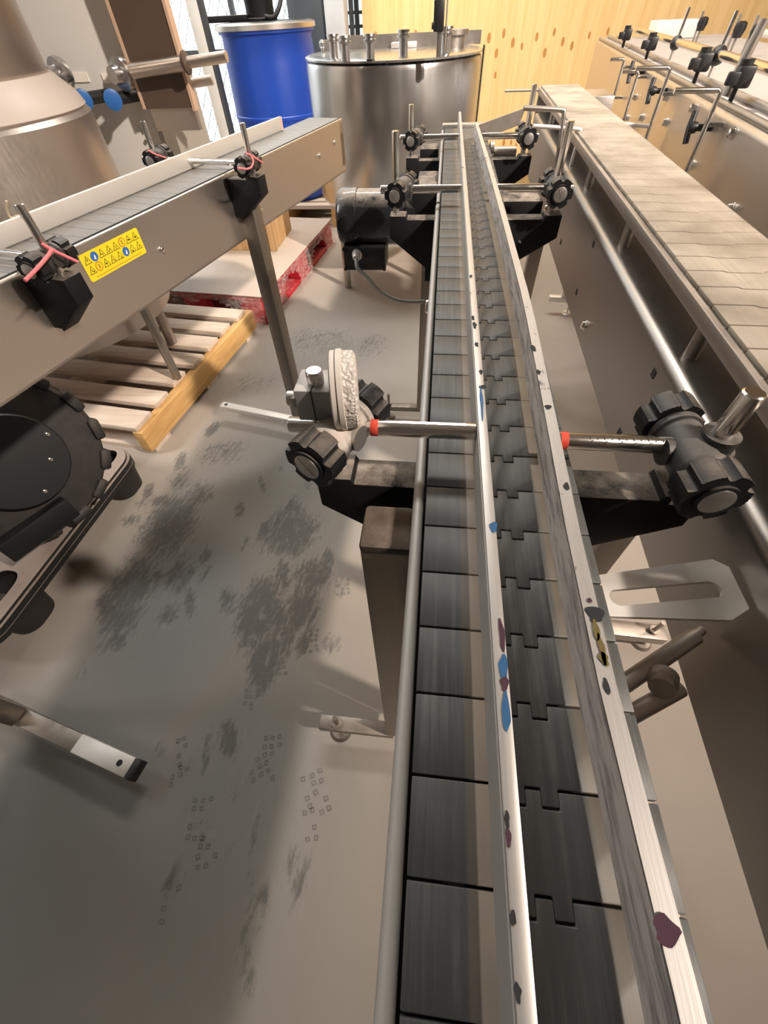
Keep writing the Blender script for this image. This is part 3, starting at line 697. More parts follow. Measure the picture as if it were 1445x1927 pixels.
# ------------------------------------------------------------------ right conveyor (turned 1.8 degrees)
A2 = R(1.8); RO = V3((.2435,0,0)); RX = V3((math.cos(A2),-math.sin(A2),0)); RY = V3((math.sin(A2),math.cos(A2),0))
rcv = thing('slat_conveyor', 'slat conveyor on the right with a dusty beige chain raised on short spacers', 'conveyor', RO, -A2)
seam_r = [(0,0),(.30,0),(.34,-.004),(.62,-.004),(.66,0),(1,0)]
mb = MB(); mb.box((.001,-1.3,.859), (.113,-.16,.876)); mb.done('return_bed', 'seam', rcv)
chain_links(rcv, 0, .1143, .8765, -.1585, 55, 'chain_r', seam=seam_r, gap=.0020)
mb = MB(); mb.box((-.0085,-1.3,.860), (-.001,1.93,.8735), bev=.001); mb.done('edge_strip', 'steel_d', rcv)
mb = MB(); mb.box((.115,-1.3,.860), (.1215,1.93,.8735), bev=.001); mb.done('edge_strip', 'steel_d', rcv)
mb = MB(); mb.box((.02,-1.3,.845), (.095,1.92,.858)); mb.done('chain_bed', 'steel_d', rcv)
for y_ in (.42,.725,1.03,1.34,1.65,.11,-.2):
    mb = MB(); mb.cyl((.012,y_,.8195), (.012,y_,.862), .0075, seg=16); mb.done('spacer', 'steel_d', rcv)
# body: vertical sides with rounded shoulder
def body(x0, x1, y0, y1, zb, zt, r):
    pr = [(x0,zb)]+[(x0+r-r*math.cos(R(a)), zt-r+r*math.sin(R(a))) for a in range(0, 91, 15)]+[(x1-r+r*math.sin(R(a)), zt-r+r*math.cos(R(a))) for a in range(0, 91, 15)]+[(x1,zb)]
    m_ = MB(); m_.prism(pr, (0,0,0), (1,0,0), (0,0,1), (0,1,0), y0, y1); return m_
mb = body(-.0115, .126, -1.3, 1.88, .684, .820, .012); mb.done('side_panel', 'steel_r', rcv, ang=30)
for y_, z_ in ((.425,.796),(.802,.721),(.795,.800),(1.029,.727),(.43,.708)):
    mb = MB(); mb.box((-.0122,y_-.0045,z_-.0045), (-.0112,y_+.0045,z_+.0045)); mb.done('square_hole', 'seam', rcv)
bolt_head(rcv, (-.0115,.696,.713), (-1,0,0), .0065, .006)
bolt_head(rcv, (-.0115,1.28,.72), (-1,0,0), .0075, .006); bolt_head(rcv, (-.0115,1.22,.785), (-1,0,0), .0075, .006)
mb = MB(); mb.box((-.004,1.92,.80), (.12,1.945,.872), bev=.002); mb.done('end_plate', 'steel_d', rcv)
mb = MB(); mb.box((.124,1.78,.78), (.20,1.93,.865), bev=.003); mb.done('end_box', 'steel', rcv)
mb = MB(); mb.tube([(-.115,1.9,.869),(-.01,1.9,.869)], .003, 8); mb.done('end_rod', 'steel_d', rcv)
for yy in (.40, 1.6):
    mb = MB(); mb.box((.02,yy-.02,.07), (.06,yy+.02,.69), bev=.0015); mb.done('leg', 'leg_steel', rcv)
foot_set(rcv, .03, .36, .47, .07, .33, mat='steel_d', w=.04, h=.03)
# bent rod loops on brackets at the side
for k, (yy, pts) in enumerate(((1.2, [(985,203),(1062,207),(1045,325)]), (1.2, [(1003,237),(1093,243),(1068,330)]))):
    w = [ony(x, y, yy) for x, y in pts]
    mb = MB(); q0, q1, q2 = w
    mb.tube([q0, q1*.93+q0*.07, q1*.99+q2*.01, q1*.9+q2*.1, q2], .0036 if k else .0045, 12); part(mb, 'bent_rod', 'steel_d' if not k else 'galv', rcv, world=True)

# ------------------------------------------------------------------ far right machine
A3 = math.atan2(.115, 1.175); MO = V3((.548,.995,0)); MY = V3((math.sin(A3),math.cos(A3),0)); MX = V3((math.cos(A3),-math.sin(A3),0))
mt = thing('accumulation_table', 'wide stainless conveyor table with black clamps and T handles at the right edge', 'machine', MO, -A3)
mb = body(0, .62, -.28, 2.45, .55, .897, .012); mb.done('side_panel', 'steel', mt, ang=30)
mb = MB(); mb.box((.03,-.27,.8975), (.59,2.43,.902)); mb.done('table_top', plastic('table_belt', (.40,.36,.335), .55, var=.08), mt)
mb = MB(); mb.tube([(.012,-.27,.902),(.012,2.43,.902)], .006, 10); mb.tube([(.055,-.27,.906),(.055,2.43,.906)], .008, 10); mb.done('edge_rail', 'steel_d', mt)
for y_, z_ in ((.433,.878),(.14,.878),(.29,.801),(.614,.828),(1.088,.826),(.697,.868),(-.01,.796),(1.12,.77),(.9,.80)):
    bolt_head(mt, (0,y_,z_), (-1,0,0), .008, .009)
for k, (s_, z0, z1) in enumerate(((.215,.745,.930),(.647,.745,.928),(1.02,.75,.893),(1.325,.79,.90))):
    o_ = -.03
    pts = [(o_,s_,z0),(o_,s_,z1-.004),(o_-.006,s_,z1)]
    pts += [(o_-.085,s_,z1)] if k < 2 else [(o_-.05,s_,z1)]
    mb = MB(); mb.tube(pts, .0048, 12); br = mb.done('bent_rod', 'chrome', mt)
    
    for zz in (z0+.01, .88):
        mb = MB(); mb.cyl((o_+.001,s_,zz), (.001,s_,zz), .004, seg=10); mb.done('rod_stud', 'steel_d', br)
mb = MB(); mb.tube([(-.03,.647,.815),(-.115,.647,.822),(-.122,.647,.818),(-.124,.647,.795)], .0045, 12); mb.done('bent_rod', 'galv', mt)
for s_, z_ in ((.266,.868),(.723,.878),(1.082,.886)):
    mb = MB(); mb.cyl((0,s_,z_), (-.035,s_,z_), .006, seg=14); mb.lathe((-.030,s_,z_), (-1,0,0), [(0,.009),(.012,.011),(.016,.009)], 16)
    q_ = V3((0,.35,.94)); mb.tube([V3((-.042,s_,z_))-q_*.026, V3((-.044,s_,z_)), V3((-.042,s_,z_))+q_*.026], .0062, 12); mb.done('t_handle', 'blackclean', mt)
# rails with ball clamps over the table
def mpt(px, py, z): 
    d = onz(px, py, z)-MO; return V3((d.dot(MX), d.dot(MY), z))
a, b = (.058,1.75,.952), (.058,-.27,.952)
mb = MB(); mb.tube([a, b], .009, 14); mb.done('guide_rail', 'chrome', mt)
mb = MB(); mb.tube([(.36,1.3,.955),(.36,-.27,.955)], .009, 14); mb.done('guide_rail', 'galv', mt)
for px, py, rr in ((1238,82,.015),(1300,106,.017),(1407,146,.019)):
    p = mpt(px, py, .950); mb = MB(); mb.lathe((.058,p.y-rr*1.2,.950), (0,1,0), [(0,rr*.6),(rr*.4,rr*.95),(rr*1.2,rr*1.1),(rr*2,rr*.95),(rr*2.4,rr*.6)], 20)
    cl = mb.done('rail_clamp', 'blackclean', mt)
    mb = MB(); mb.tube([(.058,p.y,.90),(.058,p.y,.945)], .005, 10); mb.tube([(.058,p.y,.945),(.062,p.y+.004,1.02)], .0045, 10); mb.done('upright_rod', 'chrome', cl)
for px, py in ((1196,62),(1193,80),(1245,115),(1362,140)):
    p = mpt(px, py, .945); x_ = .02; mb = MB(); mb.box((x_-.012,p.y-.014,.925), (x_+.02,p.y+.014,.958), bev=.005); mb.cyl((x_,p.y,.955), (x_,p.y,.966), .012, seg=16); mb.box((x_-.03,p.y-.02,.93), (x_-.008,p.y-.008,.95), bev=.003)
    mb.tube([(x_,p.y,.90),(x_,p.y,.93)], .005, 8); mb.done('rail_clamp', 'blackclean', mt)
for px, py in ((1325,58),(1238,48),(1385,62)):
    p = mpt(px, py, .955); mb = MB(); mb.lathe((.36,p.y,.935), (0,0,1), [(0,.014),(.02,.02),(.035,.018),(.04,.01)], 18)
    cl = mb.done('rail_clamp', 'blackclean', mt)
    mb = MB(); mb.tube([(.36,p.y+.05,.90),(.36,p.y+.05,.99)], .005, 8); mb.tube([(.36,p.y,.90),(.36,p.y,.94)], .005, 8); mb.done('upright_rod', 'steel_d', cl)
big0, big1 = ony(1440,35,1.3), ony(1385,142,1.3)
mb = MB(); mb.tube([big0, big1, big1+(big1-big0)*.4], .009, 14); part(mb, 'support_rod', 'steel_d', mt, world=True)
mb = MB(); mb.box((-.02,1.245,.09), (.018,1.285,.56), bev=.0015); mb.done('leg', 'galv', mt)
mb = MB(); mb.box((.58,-.2,0), (.618,-.16,.56), bev=.0015); mb.done('leg', 'galv', mt)
foot_set(mt, -.075, .075, 1.265, .085, .035, mat='galv', h=.025)
q = onz(1262, 70, .905)
mb = MB(); mb.box((q.x-.10,q.y-.06,.9035), (q.x+.10,q.y+.06,.96), Matrix.Identity(4), bev=.002); tag(mb.done('white_box', 'paper'), 'small white box lying on the far end of the stainless table at right', 'box')
# ------------------------------------------------------------------ stainless tank
tk = thing('mixing_tank', 'round stainless tank with pipe stubs on its flat lid in front of the plywood', 'tank', (-.235,2.80,0))
TX, TY, TR = -.25, 2.80, .402
mb = MB(); mb.lathe((TX,TY,.30), (0,0,1), [(0,.12),(.05,TR*.8),(.10,TR-.01),(.12,TR),(.585,TR),(.600,TR-.004),(.606,TR-.014)], 80); part(mb, 'tank_shell', 'tank', tk, world=True)
mb = MB(); mb.lathe((TX,TY,.905), (0,0,1), [(0,TR-.012),(.004,TR+.002),(.010,TR+.002),(.014,TR-.01),(.016,TR-.03)], 80); ld = part(mb, 'lid', 'tank', tk, world=True)
for px, py, s_ in ((629,108,1),(651,114,1),(697,110,1),(759,103,1.05),(838,100,1.1)):
    p = onz(px, py, .921); mb = MB(); mb.lathe((p.x,p.y,.919), (0,0,1), [(0,.017*s_),(.045*s_,.017*s_),(.046*s_,.024*s_),(.052*s_,.025*s_),(.054*s_,.019*s_),(.060*s_,.019*s_),(.061*s_,.025*s_),(.067*s_,.024*s_)], 24); mb.done('pipe_stub', 'tank', ld, WM[tk.name])
mb = MB(); p0, p1 = onz(690,98,.93), onz(905,100,.93)
mb.box((TX-.28,TY+.18,.921), (TX+.40,TY+.195,.965)); mb.box((TX-.36,TY+.15,.921), (TX-.30,TY+.19,.955)); part(mb, 'lid_flange', 'steel_d', tk, world=True)
mb = MB(); mb.box((TX-.02,TY+.10,.921), (TX+.10,TY+.17,.940), bev=.004); part(mb, 'lid_hinge', 'galv', tk, world=True)
for dx in (-.34,.30): 
    mb = MB(); mb.lathe((TX+dx,TY+.06,.921), (0,0,1), [(0,.008),(.012,.008),(.018,.014),(.030,.014),(.04,.006)], 16); part(mb, 'lid_knob', 'tank', tk, world=True)
mb = MB(); mb.cyl((TX+.27,TY+.02,.92), (TX+.27,TY+.02,.96), .05, seg=24); mb.cyl((TX+.27,TY+.02,.96), (TX+.27,TY+.02,.975), .065, seg=24); part(mb, 'manhole_collar', 'steel_d', tk, world=True)
# tank legs
for a in (225, 315, 45, 135):
    x, y = TX+.37*math.cos(R(a)), TY+.37*math.sin(R(a)); mb = MB(); mb.cyl((x,y,0), (x,y,.45), .019, seg=20); part(mb, 'leg', 'steel_d', tk, world=True)
p = ony(900, 105, 2.83); mb = MB(); mb.box((TX+TR+.004,2.79,.35), (TX+TR+.010,2.84,.925)); part(mb, 'side_seam', 'seam', tk, world=True)
# mixer upright on the lid
p = onz(825, 108, .921)
ag = thing('agitator_stand', 'grey agitator upright with black clamp fixed on the tank lid', 'stand', (p.x,p.y,.921))
mb = MB(); mb.box((p.x-.009,p.y-.009,.9215), (p.x+.009,p.y+.009,1.4), bev=.001); part(mb, 'post', 'steel_d', ag, world=True)
mb = MB(); mb.box((p.x-.024,p.y-.02,.985), (p.x+.014,p.y-.008,1.06), bev=.004); mb.cyl((p.x-.03,p.y-.014,1.0), (p.x-.02,p.y-.014,1.0), .009, seg=12); part(mb, 'clamp', 'blackclean', ag, world=True)
mb = MB(); mb.box((p.x-.012,p.y+.009,1.07), (p.x+.03,p.y+.03,1.3), bev=.004); part(mb, 'bracket', 'galv', ag, world=True)
mb = MB(); mb.tube([(p.x+.022,p.y,.93),(p.x+.024,p.y,1.1)], .003, 8); part(mb, 'rod', 'steel_d', ag, world=True)
# ------------------------------------------------------------------ blue drum on its wooden pallet
DX, DY = -1.155, 3.90
dr = thing('plastic_drum', 'blue plastic drum with a metal clamp ring behind the stainless tank', 'drum', (DX,DY,.14)); DS = 1.05
mb = MB(); mb.lathe((DX,DY,.1405), (0,0,1), [(0,.255),(.02,.272),(.10,.275),(.30,.282),(.44,.284),(.445,.288),(.46,.288),(.465,.284),(.70,.278),(.80,.268),(.815,.272),(.82,.285),(.84,.285)], 64); bmesh.ops.scale(mb.bm, vec=(DS,DS,1.008), space=Matrix.Translation((-DX,-DY,-.1405)), verts=mb.bm.verts); part(mb, 'drum_body', 'blue', dr, world=True)
mb = MB(); mb.lathe((DX,DY,.965), (0,0,1), [(0,.288),(.004,.297),(.024,.297),(.030,.288),(.034,.27)], 64); bmesh.ops.scale(mb.bm, vec=(DS,DS,1), space=Matrix.Translation((-DX,-DY,0)), verts=mb.bm.verts); bmesh.ops.translate(mb.bm, vec=(0,0,.012), verts=mb.bm.verts); part(mb, 'clamp_ring', 'steel', dr, world=True)
mb = MB(); mb.lathe((DX,DY,.999), (0,0,1), [(0,.27),(.012,.27),(.014,.2)], 48); part(mb, 'lid', 'blackclean', dr, world=True)
dm = thing('drum_pump', 'black motor unit with a cable standing on the blue drum lid', 'pump', (DX-.02,DY,1.0135))
mb = MB(); mb.lathe((DX-.02,DY,1.0135), (0,0,1), [(0,.10),(.01,.10),(.012,.085),(.06,.085),(.10,.09),(.25,.09)], 28); part(mb, 'motor', 'black', dm, world=True)
mb = MB(); mb.box((DX-.35,DY-.10,1.0135), (DX-.08,DY-.02,1.041), bev=.004); part(mb, 'lever', 'black', dm, world=True)
mb = MB(); mb.tube([(DX+.04,DY-.11,1.03),(DX+.10,DY-.11,1.02),(DX+.15,DY-.08,1.09),(DX+.16,DY,1.2)], .012, 10, smooth=2); part(mb, 'hose', 'blackclean', dm, world=True)
dp = thing('wooden_pallet', 'wooden pallet under the blue drum beside the tank leg', 'pallet', (DX,DY,0))
mb = MB()
for i in range(6): mb.box((DX-.42,DY-.33+i*.11,.118), (DX+.44,DY-.255+i*.11,.14))
part(mb, 'deck', 'wood', dp, world=True)
for x in (DX-.42, DX-.05, DX+.36):
    mb = MB(); mb.box((x,DY-.33,.02), (x+.08,DY+.29,.117)); mb.box((x,DY-.33,0), (x+.08,DY+.29,.019)); part(mb, 'stringer', 'wood_o', dp, world=True)
# ------------------------------------------------------------------ things behind
mb = MB(); mb.box((-1.095,4.27,0), (-.848,4.42,1.9), bev=.003); tag(mb.done('steel_cabinet', 'bluegrey'), 'dark blue grey steel cabinet behind the blue drum', 'cabinet')
mb = MB(); mb.box((-.838,4.24,0), (-.705,4.40,1.9), bev=.003); tag(mb.done('perforated_column', 'perf'), 'pale column beside the dark cabinet, left of the plywood', 'column')
# ------------------------------------------------------------------ left back machine
cbm = thing('filling_cabinet', 'tall pale grey machine cabinet with two blue valve handles', 'cabinet', (-2.1,2.3,0))
mb = MB(); mb.box((-1.95,2.0,.55), (-1.08,2.40,1.9), bev=.004); mb.box((-2.3,2.25,0), (-1.95,2.40,1.9)); part(mb, 'cabinet_body', 'cabinet', cbm, world=True)
mb = MB(); mb.box((-1.079,1.995,.55), (-1.062,2.40,.90)); part(mb, 'corner_post', plastic('corner_grey', (.30,.28,.25), .45), cbm, world=True)
for px in (452/2.89, 612/2.89):
    f = ony(px, 540/2.89, 1.90); mb = MB(); mb.lathe(f, (.55,-.8,-.1), [(0,.024),(.006,.028),(.012,.028),(.015,.02)], 24); h = part(mb, 'valve_handle', 'bluevalve', cbm, world=True)
    mb = MB(); mb.cyl(f, f+V3((.045,.095,0)), .017, seg=18); part(mb, 'valve_stem', 'blackclean', cbm, world=True)
for px, py in ((345/2.89,400/2.89), (680/2.89,400/2.89)):
    f = ony(px, py, 1.95); mb = MB(); mb.lathe(f+V3((-.02,-.05,0)), (.35,.9,0), [(0,.022),(.03,.024),(.032,.042),(.045,.044),(.06,.040),(.062,.03)], 28); part(mb, 'pipe_union', 'tank', cbm, world=True)
mb = MB()
for px, py in ((440/2.89,420/2.89),(600/2.89,425/2.89)):
    f = ony(px, py, 1.998); mb = MB(); mb.box((f.x-.028,1.996,f.z-.012), (f.x+.028,1.9995,f.z+.012)); part(mb, 'small_tag', 'paper', cbm, world=True)
for px, py in ((785/2.89,710/2.89),(798/2.89,770/2.89)):
    f = ony(px, py, 1.9945); mb = MB(); mb.cyl((f.x-.004,1.996,f.z), (f.x-.004,1.993,f.z), .006, seg=10); part(mb, 'screw', 'steel_d', cbm, world=True)
bp = thing('hanging_panel', 'dark brown panel with pale edges behind the roller pipe', 'panel', (-.98,2.02,.85))
mb = MB(); mb.box((-1.058,1.93,.850), (-.885,1.955,1.9)); part(mb, 'panel_board', 'boardbrown', bp, world=True)
for x in (-1.068,-.885): 
    mb = MB(); mb.box((x,1.927,.850 if x < -1 else .842), (x+.010,1.96,1.9)); part(mb, 'edge_strip', 'boardedge', bp, world=True)
mb = MB(); mb.box((-1.05,1.94,.79), (-.885,1.965,.85)); part(mb, 'lower_flap', 'steel', bp, world=True)
pp = thing('roller_pipe', 'horizontal steel roller pipe with a collar in front of the brown panel', 'pipe', (-.95,1.90,.93))
a, b, c = ony(248,134,1.9), ony(352,118,1.9), ony(428,106,1.9)
mb = MB(); mb.tube([a, b], .019, 24); mb.tube([b, b+(c-b)*.98], .014, 24); part(mb, 'pipe', 'steel', pp, world=True)
mb = MB(); mb.lathe(b-(b-a).normalized()*.012, (b-a), [(0,.022),(.006,.028),(.012,.028),(.016,.02)], 24); part(mb, 'collar', 'boardbrown', pp, world=True)
mb = MB(); a2, b2_ = ony(340,160,1.98), ony(400,150,1.98); mb.tube([a2, b2_], .013, 18); part(mb, 'lower_pipe', 'galv', pp, world=True)
a, b = ony(362,0,3.5), ony(418,262,3.5)
mb = MB(); mb.box((a.x-.032,3.47,0), (a.x+.032,3.53,1.9), bev=.003); tag(mb.done('door_post', 'postgrey'), 'pale grey square post between the brown panel and the blue drum', 'post')
mb = MB(); mb.box((a.x+.033,3.475,0), (a.x+.054,3.525,1.9)); tag(mb.done('dark_post', 'darkframe'), 'thin dark post right against the pale grey square post', 'post')
for i, (px, lab) in enumerate(((322,'left of two thin steel rods behind the left conveyor'),(345,'right of two thin steel rods behind the left conveyor'))):
    yr = 3.5; f = ony(px, 220, yr); mb = MB(); mb.cyl((f.x,yr,0), (f.x,yr,.86), .009, seg=12); mb.cyl((f.x,yr,.50), (f.x,yr,.53), .016, seg=12); mb.box((f.x-.014,yr-.01,.66), (f.x+.014,yr+.01,.675)); mb.cyl((f.x,yr,0), (f.x,yr,.02), .03, seg=20)
    tag(mb.done('steel_rod', 'steel_d'), lab, 'rod')
# ------------------------------------------------------------------ stainless vessel at the far left
vs_ = thing('stainless_vessel', 'large stainless hopper vessel with stepped shoulder at the left edge', 'vessel', (-1.47,1.50,0))
VX, VY = -1.505, 1.52
mb = MB(); mb.lathe((VX,VY,.30), (0,0,1), [(0,.30),(.02,.43),(.575,.425),(.590,.412)], 72); part(mb, 'lower_shell', 'vessel', vs_, world=True)
mb = MB(); mb.lathe((VX,VY,.888), (0,0,1), [(0,.412),(.004,.418),(.03,.405),(.075,.36)], 72); part(mb, 'shoulder', plastic('shoulder_pale', (.50,.44,.40), .42, var=.05), vs_, world=True)
mb = MB(); mb.lathe((VX,VY,.950), (0,0,1), [(0,.33),(.004,.348),(.012,.352),(1.0,.352)], 72); part(mb, 'upper_shell', 'vessel', vs_, world=True)
for a in (20, 140, 260):
    x, y = VX+.36*math.cos(R(a)), VY+.36*math.sin(R(a)); mb = MB(); mb.cyl((x,y,.1285), (x,y,.33), .022, seg=16); part(mb, 'leg', 'steel_d', vs_, world=True)
mb = MB(); pts = [ony(x, y, .98) for x, y in ((12,378),(14,402),(22,412),(36,404),(46,412),(46,428),(40,436))]; mb.tube(pts, .0022, 8, smooth=2)
tag(mb.done('thin_cable', 'yellowcable'), 'thin pale cable curling in front of the stainless vessel at left', 'cable')
# ------------------------------------------------------------------ front wooden pallet
PA = math.atan2(.124, .992)
pl = thing('wooden_pallet', 'pale wooden pallet with an orange side board on the floor under the left conveyor', 'pallet', (-1.030,1.048,0), -PA)
mats_ = []
for i in range(7):
    w_ = (.10,.088,.092,.088,.095,.088,.09)[i]; y_ = .004+i*.1385
    mb = MB(); mb.box((-1.15,y_,.1085), (-.018-.006*(i % 3),y_+w_,.128), bev=.0015); mb.done('deck_board', 'wood', pl)
for x0, x1, mt_ in ((-.038,0,'wood_o'), (-.52,-.482,'wood'), (-1.15,-1.112,'wood')):
    mb = MB(); mb.box((x0,0,.019), (x1,.965,.108), bev=.002); mb.done('stringer', mt_, pl)
for y_ in (.02,.43,.84):
    mb = MB(); mb.box((-1.15,y_,.0005), (-.002,y_+.10,.0185)); mb.done('bottom_board', 'wood', pl)
# ------------------------------------------------------------------ red pallet, sheet, wrap and box
RA = R(6.5)
rp = thing('plastic_pallet', 'red plastic pallet wrapped in torn clear film behind the wooden pallet', 'pallet', (-.872,2.075,0), -RA)
mb = MB(); mb.box((-.80,0,.118), (0,1.2,.142), bev=.004); mb.done('deck', 'redplastic', rp)
for x0, x1 in ((-.14,0),(-.47,-.33),(-.80,-.66)):
    for y0, y1 in ((0,.16),(.52,.68),(1.04,1.2)):
        mb = MB(); mb.box((x0,y0,.022), (x1,y1,.1175), bev=.012); mb.done('block', 'redplastic', rp)
for x0, x1 in ((-.14,0),(-.47,-.33),(-.80,-.66)):
    mb = MB(); mb.box((x0,0,.0005), (x1,1.2,.0215), bev=.003); mb.done('runner', 'redplastic', rp)
mb = MB(); mb.box((-.78,.05,.03), (-.05,.10,.116)); mb.done('inner_rib', 'darkred', rp)
mb = MB(); mb.box((-.81,-.008,.1425), (.008,1.19,.1465), bev=.0012); sh = part(mb, 'top_sheet', 'sheet', rp)
# film: rumpled skin with holes at the fork openings
ft = NT('clear_film'); fn = ft.noise(22, ft.pos((1,1,3)), detail=6, rough=.7, dist=1)
ft.bs(Base_Color=(.80,.70,.67), Roughness=.25)
tr = ft.n('ShaderNodeBsdfTransparent'); mx = ft.n('ShaderNodeMixShader')
ft.set(mx, 0, ft.ramp(fn, [(.40,.08),(.70,.58)])); ft.set(mx, 1, tr); ft.set(mx, 2, ft.b); ft.t.links.new(mx.outputs[0], ft.out.inputs[0]); ft.bump(fn, .6, .01)
mb = MB(); rnd = random.Random(9)
def skin(p0, p1, nn, nz, holes, out):
    p0, p1 = V3(p0), V3(p1); vs = []; keep = []
    for j in range(nz+1):
        for i in range(nn+1):
            u = i/nn; q = p0.lerp(p1, u); z = .144-.139*j/nz
            o_ = V3(out)*(.006+.010*rnd.random()+.012*(j/nz)); vs.append(V3((q.x, q.y, z))+o_)
    fs = []
    for j in range(nz):
        for i in range(nn):
            u = (i+.5)/nn; z = 1-(j+.5)/nz
            if any(((u-a)/ru)**2+((z-b)/rz)**2 < 1 for a, b, ru, rz in holes): continue
            fs.append([j*(nn+1)+i, j*(nn+1)+i+1, (j+1)*(nn+1)+i+1, (j+1)*(nn+1)+i])
    mb._new(vs, fs)
skin((-.80,0,0), (0,0,0), 60, 10, [(.62,.30,.17,.5)], (0,-1,0))
skin((0,0,0), (0,1.2,0), 70, 10, [(.30,.35,.10,.42),(.72,.3,.12,.45)], (1,0,0))
mb.done('film_wrap', ft.m, rp, ang=80)
bx = thing('timber_box', 'brown box with vertical boards standing on the red pallet', 'box', (-.95,2.75,.147))
bxy = onz(540, 470, .148); 
mb = MB(); c = V3((bxy.x-.20, bxy.y+.16, 0)); mb.box((c.x-.25,c.y-.17,.1475), (c.x+.14,c.y+.20,.50), bev=.003); part(mb, 'box_body', 'woodbox', bx, world=True)
for k in range(3): 
    mb = MB(); mb.box((c.x+.005+k*.05,c.y-.178,.1475), (c.x+.045+k*.05,c.y-.1705,.50)); part(mb, 'board', 'woodbox', bx, world=True)
# ------------------------------------------------------------------ black tray and wheel at the left
tr_a = R(3.5); trx = V3((math.cos(tr_a), -math.sin(tr_a), 0))
ty = thing('drum_tray', 'black plastic tray dolly with oval hand holes and dusty top on the floor', 'tray', (-.985,.94,0), R(-3.0))
# rounded outline, local: right edge x=0, far edge y=0
def rr(x0, y0, x1, y1, r, n=8):
    pts = []
    for cx_, cy_, a0 in ((x1-r,y1-r,0),(x0+r,y1-r,90),(x0+r,y0+r,180),(x1-r,y0+r,270)):
        pts += [(cx_+r*math.cos(R(a0+90*i/n)), cy_+r*math.sin(R(a0+90*i/n))) for i in range(n+1)]
    return pts
def ell(cx_, cy_, rx, ry, n=28): return [(cx_+rx*math.copysign(abs(math.cos(2*math.pi*i/n))**.7, math.cos(2*math.pi*i/n)), cy_+ry*math.copysign(abs(math.sin(2*math.pi*i/n))**.7, math.sin(2*math.pi*i/n))) for i in range(n)]
b2 = bmesh.new()
holes = [(-.078,-.075,.040,.058), (-.078,-.555,.040,.062)]
es = ring(rr(-.62,-.70,0,0,.075))
for h in holes: es += ring(ell(*h))
bmesh.ops.triangle_fill(b2, edges=es, use_beauty=True)
ret = bmesh.ops.extrude_face_region(b2, geom=list(b2.faces)); bmesh.ops.translate(b2, verts=[v for v in ret['geom'] if isinstance(v, bmesh.types.BMVert)], vec=(0,0,-.016))
mb = MB(); mb._merge(b2, Matrix.Translation((0,0,.138))); mb.done('tray_top', 'tray', ty)
mb = MB(); o_ = rr(-.628,-.708,.008,.008,.08); i_ = rr(-.618,-.698,-.002,-.002,.073); n_ = len(o_)
for (za, zb, sh_) in ((.112,.130,0),(.094,.110,-.006)):
    oo = [(x*(1+sh_*0)+0, y) for x, y in o_]
    vs = [V3((x,y,za)) for x,y in oo]+[V3((x,y,zb)) for x,y in oo]+[V3((x,y,zb)) for x,y in i_]+[V3((x,y,za)) for x,y in i_]
    mb._new(vs, [[k*n_+i, k*n_+(i+1)%n_, ((k+1)%4)*n_+(i+1)%n_, ((k+1)%4)*n_+i] for k in range(4) for i in range(n_)])
mb.done('tray_rim', 'tray', ty)
for (cx_, cy_) in ((-.072,-.065),(-.072,-.555),(-.55,-.065),(-.55,-.555)):
    mb = MB(); b3 = bmesh.new(); tp = rr(cx_-.06,cy_-.075,cx_+.064,cy_+.066,.05); bt = rr(cx_-.05,cy_-.06,cx_+.052,cy_+.055,.045); n_ = len(tp)
    mb._new([V3((x,y,.115)) for x,y in tp]+[V3((x,y,.001)) for x,y in bt], [[i,(i+1)%n_,n_+(i+1)%n_,n_+i] for i in range(n_)]+[list(range(n_,2*n_))]); mb.done('tray_foot', 'rubber', ty)
for h in holes:
    mb = MB(); mb.lathe((h[0]-.01,h[1]-.01,.03), (0,0,1), [(0,.03),(.06,.034),(.075,.02)], 20); mb.done('hole_bottom', 'rubber', ty)
# big lugged wheel standing in the tray
wc = onz(14, 866, .385); wd = V3((.86,-.42,.28)).normalized()
wh = thing('lugged_wheel', 'big black wheel with a lugged tyre and bolted hub plate in the black tray', 'wheel', (wc.x,wc.y,.138))
mb = MB(); mb.lathe(wc-wd*.10, wd, [(0,.13),(.005,.20),(.03,.212),(.10,.212),(.118,.20),(.125,.12)], 56)
u, w_ = mb.frame(wc, wd)
for k in range(15):
    a = 2*math.pi*k/15
    for s_ in (0, 1):
        a2 = a+s_*math.pi/15; rdir = u*math.cos(a2)+w_*math.sin(a2); tdir = wd.cross(rdir)
        mm = Matrix((rdir, tdir, wd)).transposed().to_4x4(); mm.translation = wc+wd*(-.055+.05*s_)+rdir*.206
        mb.box((-.014,-.029,-.030), (.014,.029,.036), mm, bev=.009)
part(mb, 'tyre', 'rubber', wh, world=True)
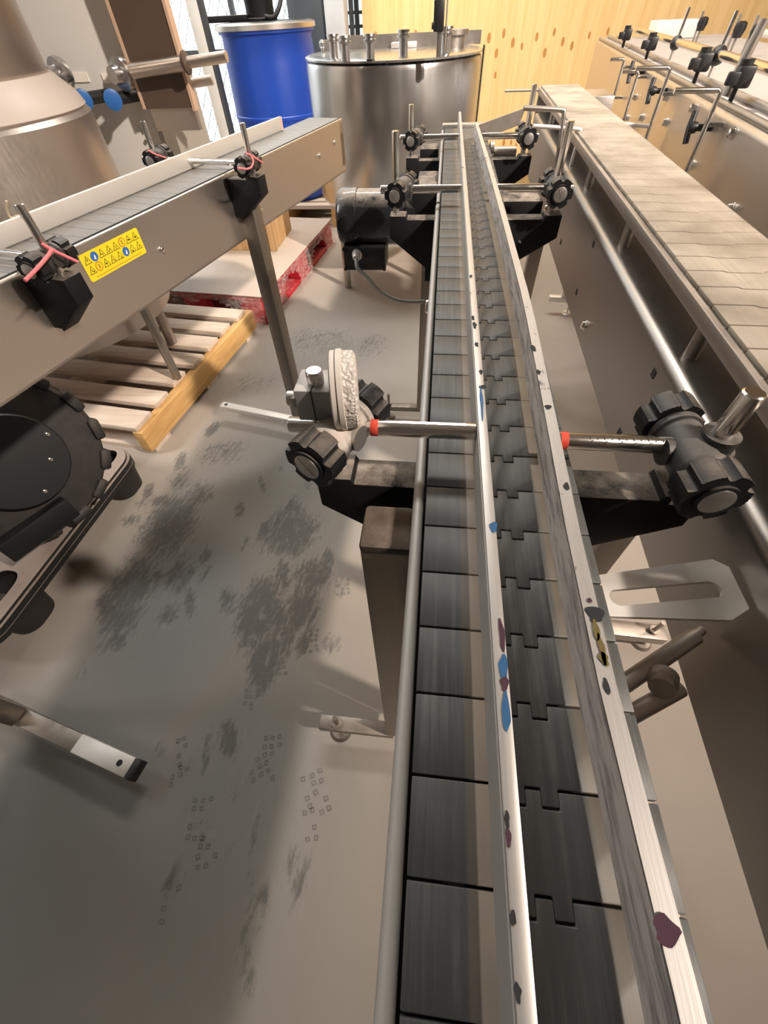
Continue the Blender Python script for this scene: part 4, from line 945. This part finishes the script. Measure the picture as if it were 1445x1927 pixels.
mb = MB(); mb.lathe(wc+wd*.020, wd, [(0,.112),(.03,.116),(.036,.112),(.037,.09)], 48); hb = part(mb, 'hub_plate', 'blackclean', wh, world=True)
for a, r_ in ((10,.098),(75,.09),(140,.09),(205,.09),(270,.09),(330,.07),(110,.045)):
    mb = MB(); q = wc+wd*.057+(u*math.cos(R(a))+w_*math.sin(R(a)))*r_; mb.lathe(q, wd, [(0,.005),(.003,.005),(.004,.003)], 12); mb.done('hub_bolt', 'chrome', hb, WM[wh.name])
ho = onz(112, 955, .235); mm = Matrix((wd.cross(V3((0,0,1))).normalized(), wd, V3((0,0,1)))).transposed().to_4x4(); mm.translation = ho
mb = MB(); mb.box((-.02,-.03,-.035), (.16,.05,.03), mm, bev=.004); part(mb, 'axle_housing', 'blackclean', wh, world=True)
# ------------------------------------------------------------------ light
def area(name, loc, target, size, power, col, sy=None):
    l = bpy.data.lights.new(name, 'AREA'); l.energy = power; l.color = col; l.shape = 'RECTANGLE'; l.size = size; l.size_y = sy or size
    o = bpy.data.objects.new(name, l); C.objects.link(o); o.location = loc
    o.rotation_euler = (V3(target)-V3(loc)).to_track_quat('-Z', 'Y').to_euler(); return o
area('key_lamp', (2.85,-.65,3.45), (-.2,2.5,.4), .16, 95, (1.0,.86,.74)).data.spread = R(74)
area('ceiling_fill', (-.6,3.2,3.5), (-.6,3.2,0), 2.6, 130, (1.0,.95,.88), .5)
area('ceiling_fill', (-2.4,1.6,3.5), (-1.8,1.6,0), .5, 34, (.92,.97,1.0), 2.2)
area('ceiling_fill', (-3.4,.1,3.2), (-1.5,2.4,1.0), .6, 55, (1.0,.97,.94), 2.0).data.spread = R(75)  # added fill, no known lamp: brightens cabinet and vessel fronts at left
area('daylight', (-2.6,4.55,1.9), (-.5,1.5,.6), 2.2, 40, (.88,.95,1.0), 1.6)
w = bpy.data.worlds.new('world'); bpy.context.scene.world = w; w.use_nodes = True
w.node_tree.nodes['Background'].inputs[0].default_value = (.75,.82,.9,1); w.node_tree.nodes['Background'].inputs[1].default_value = .1
vs = bpy.context.scene.view_settings; vs.view_transform = 'Standard'; vs.look = 'None'; vs.exposure = -.2
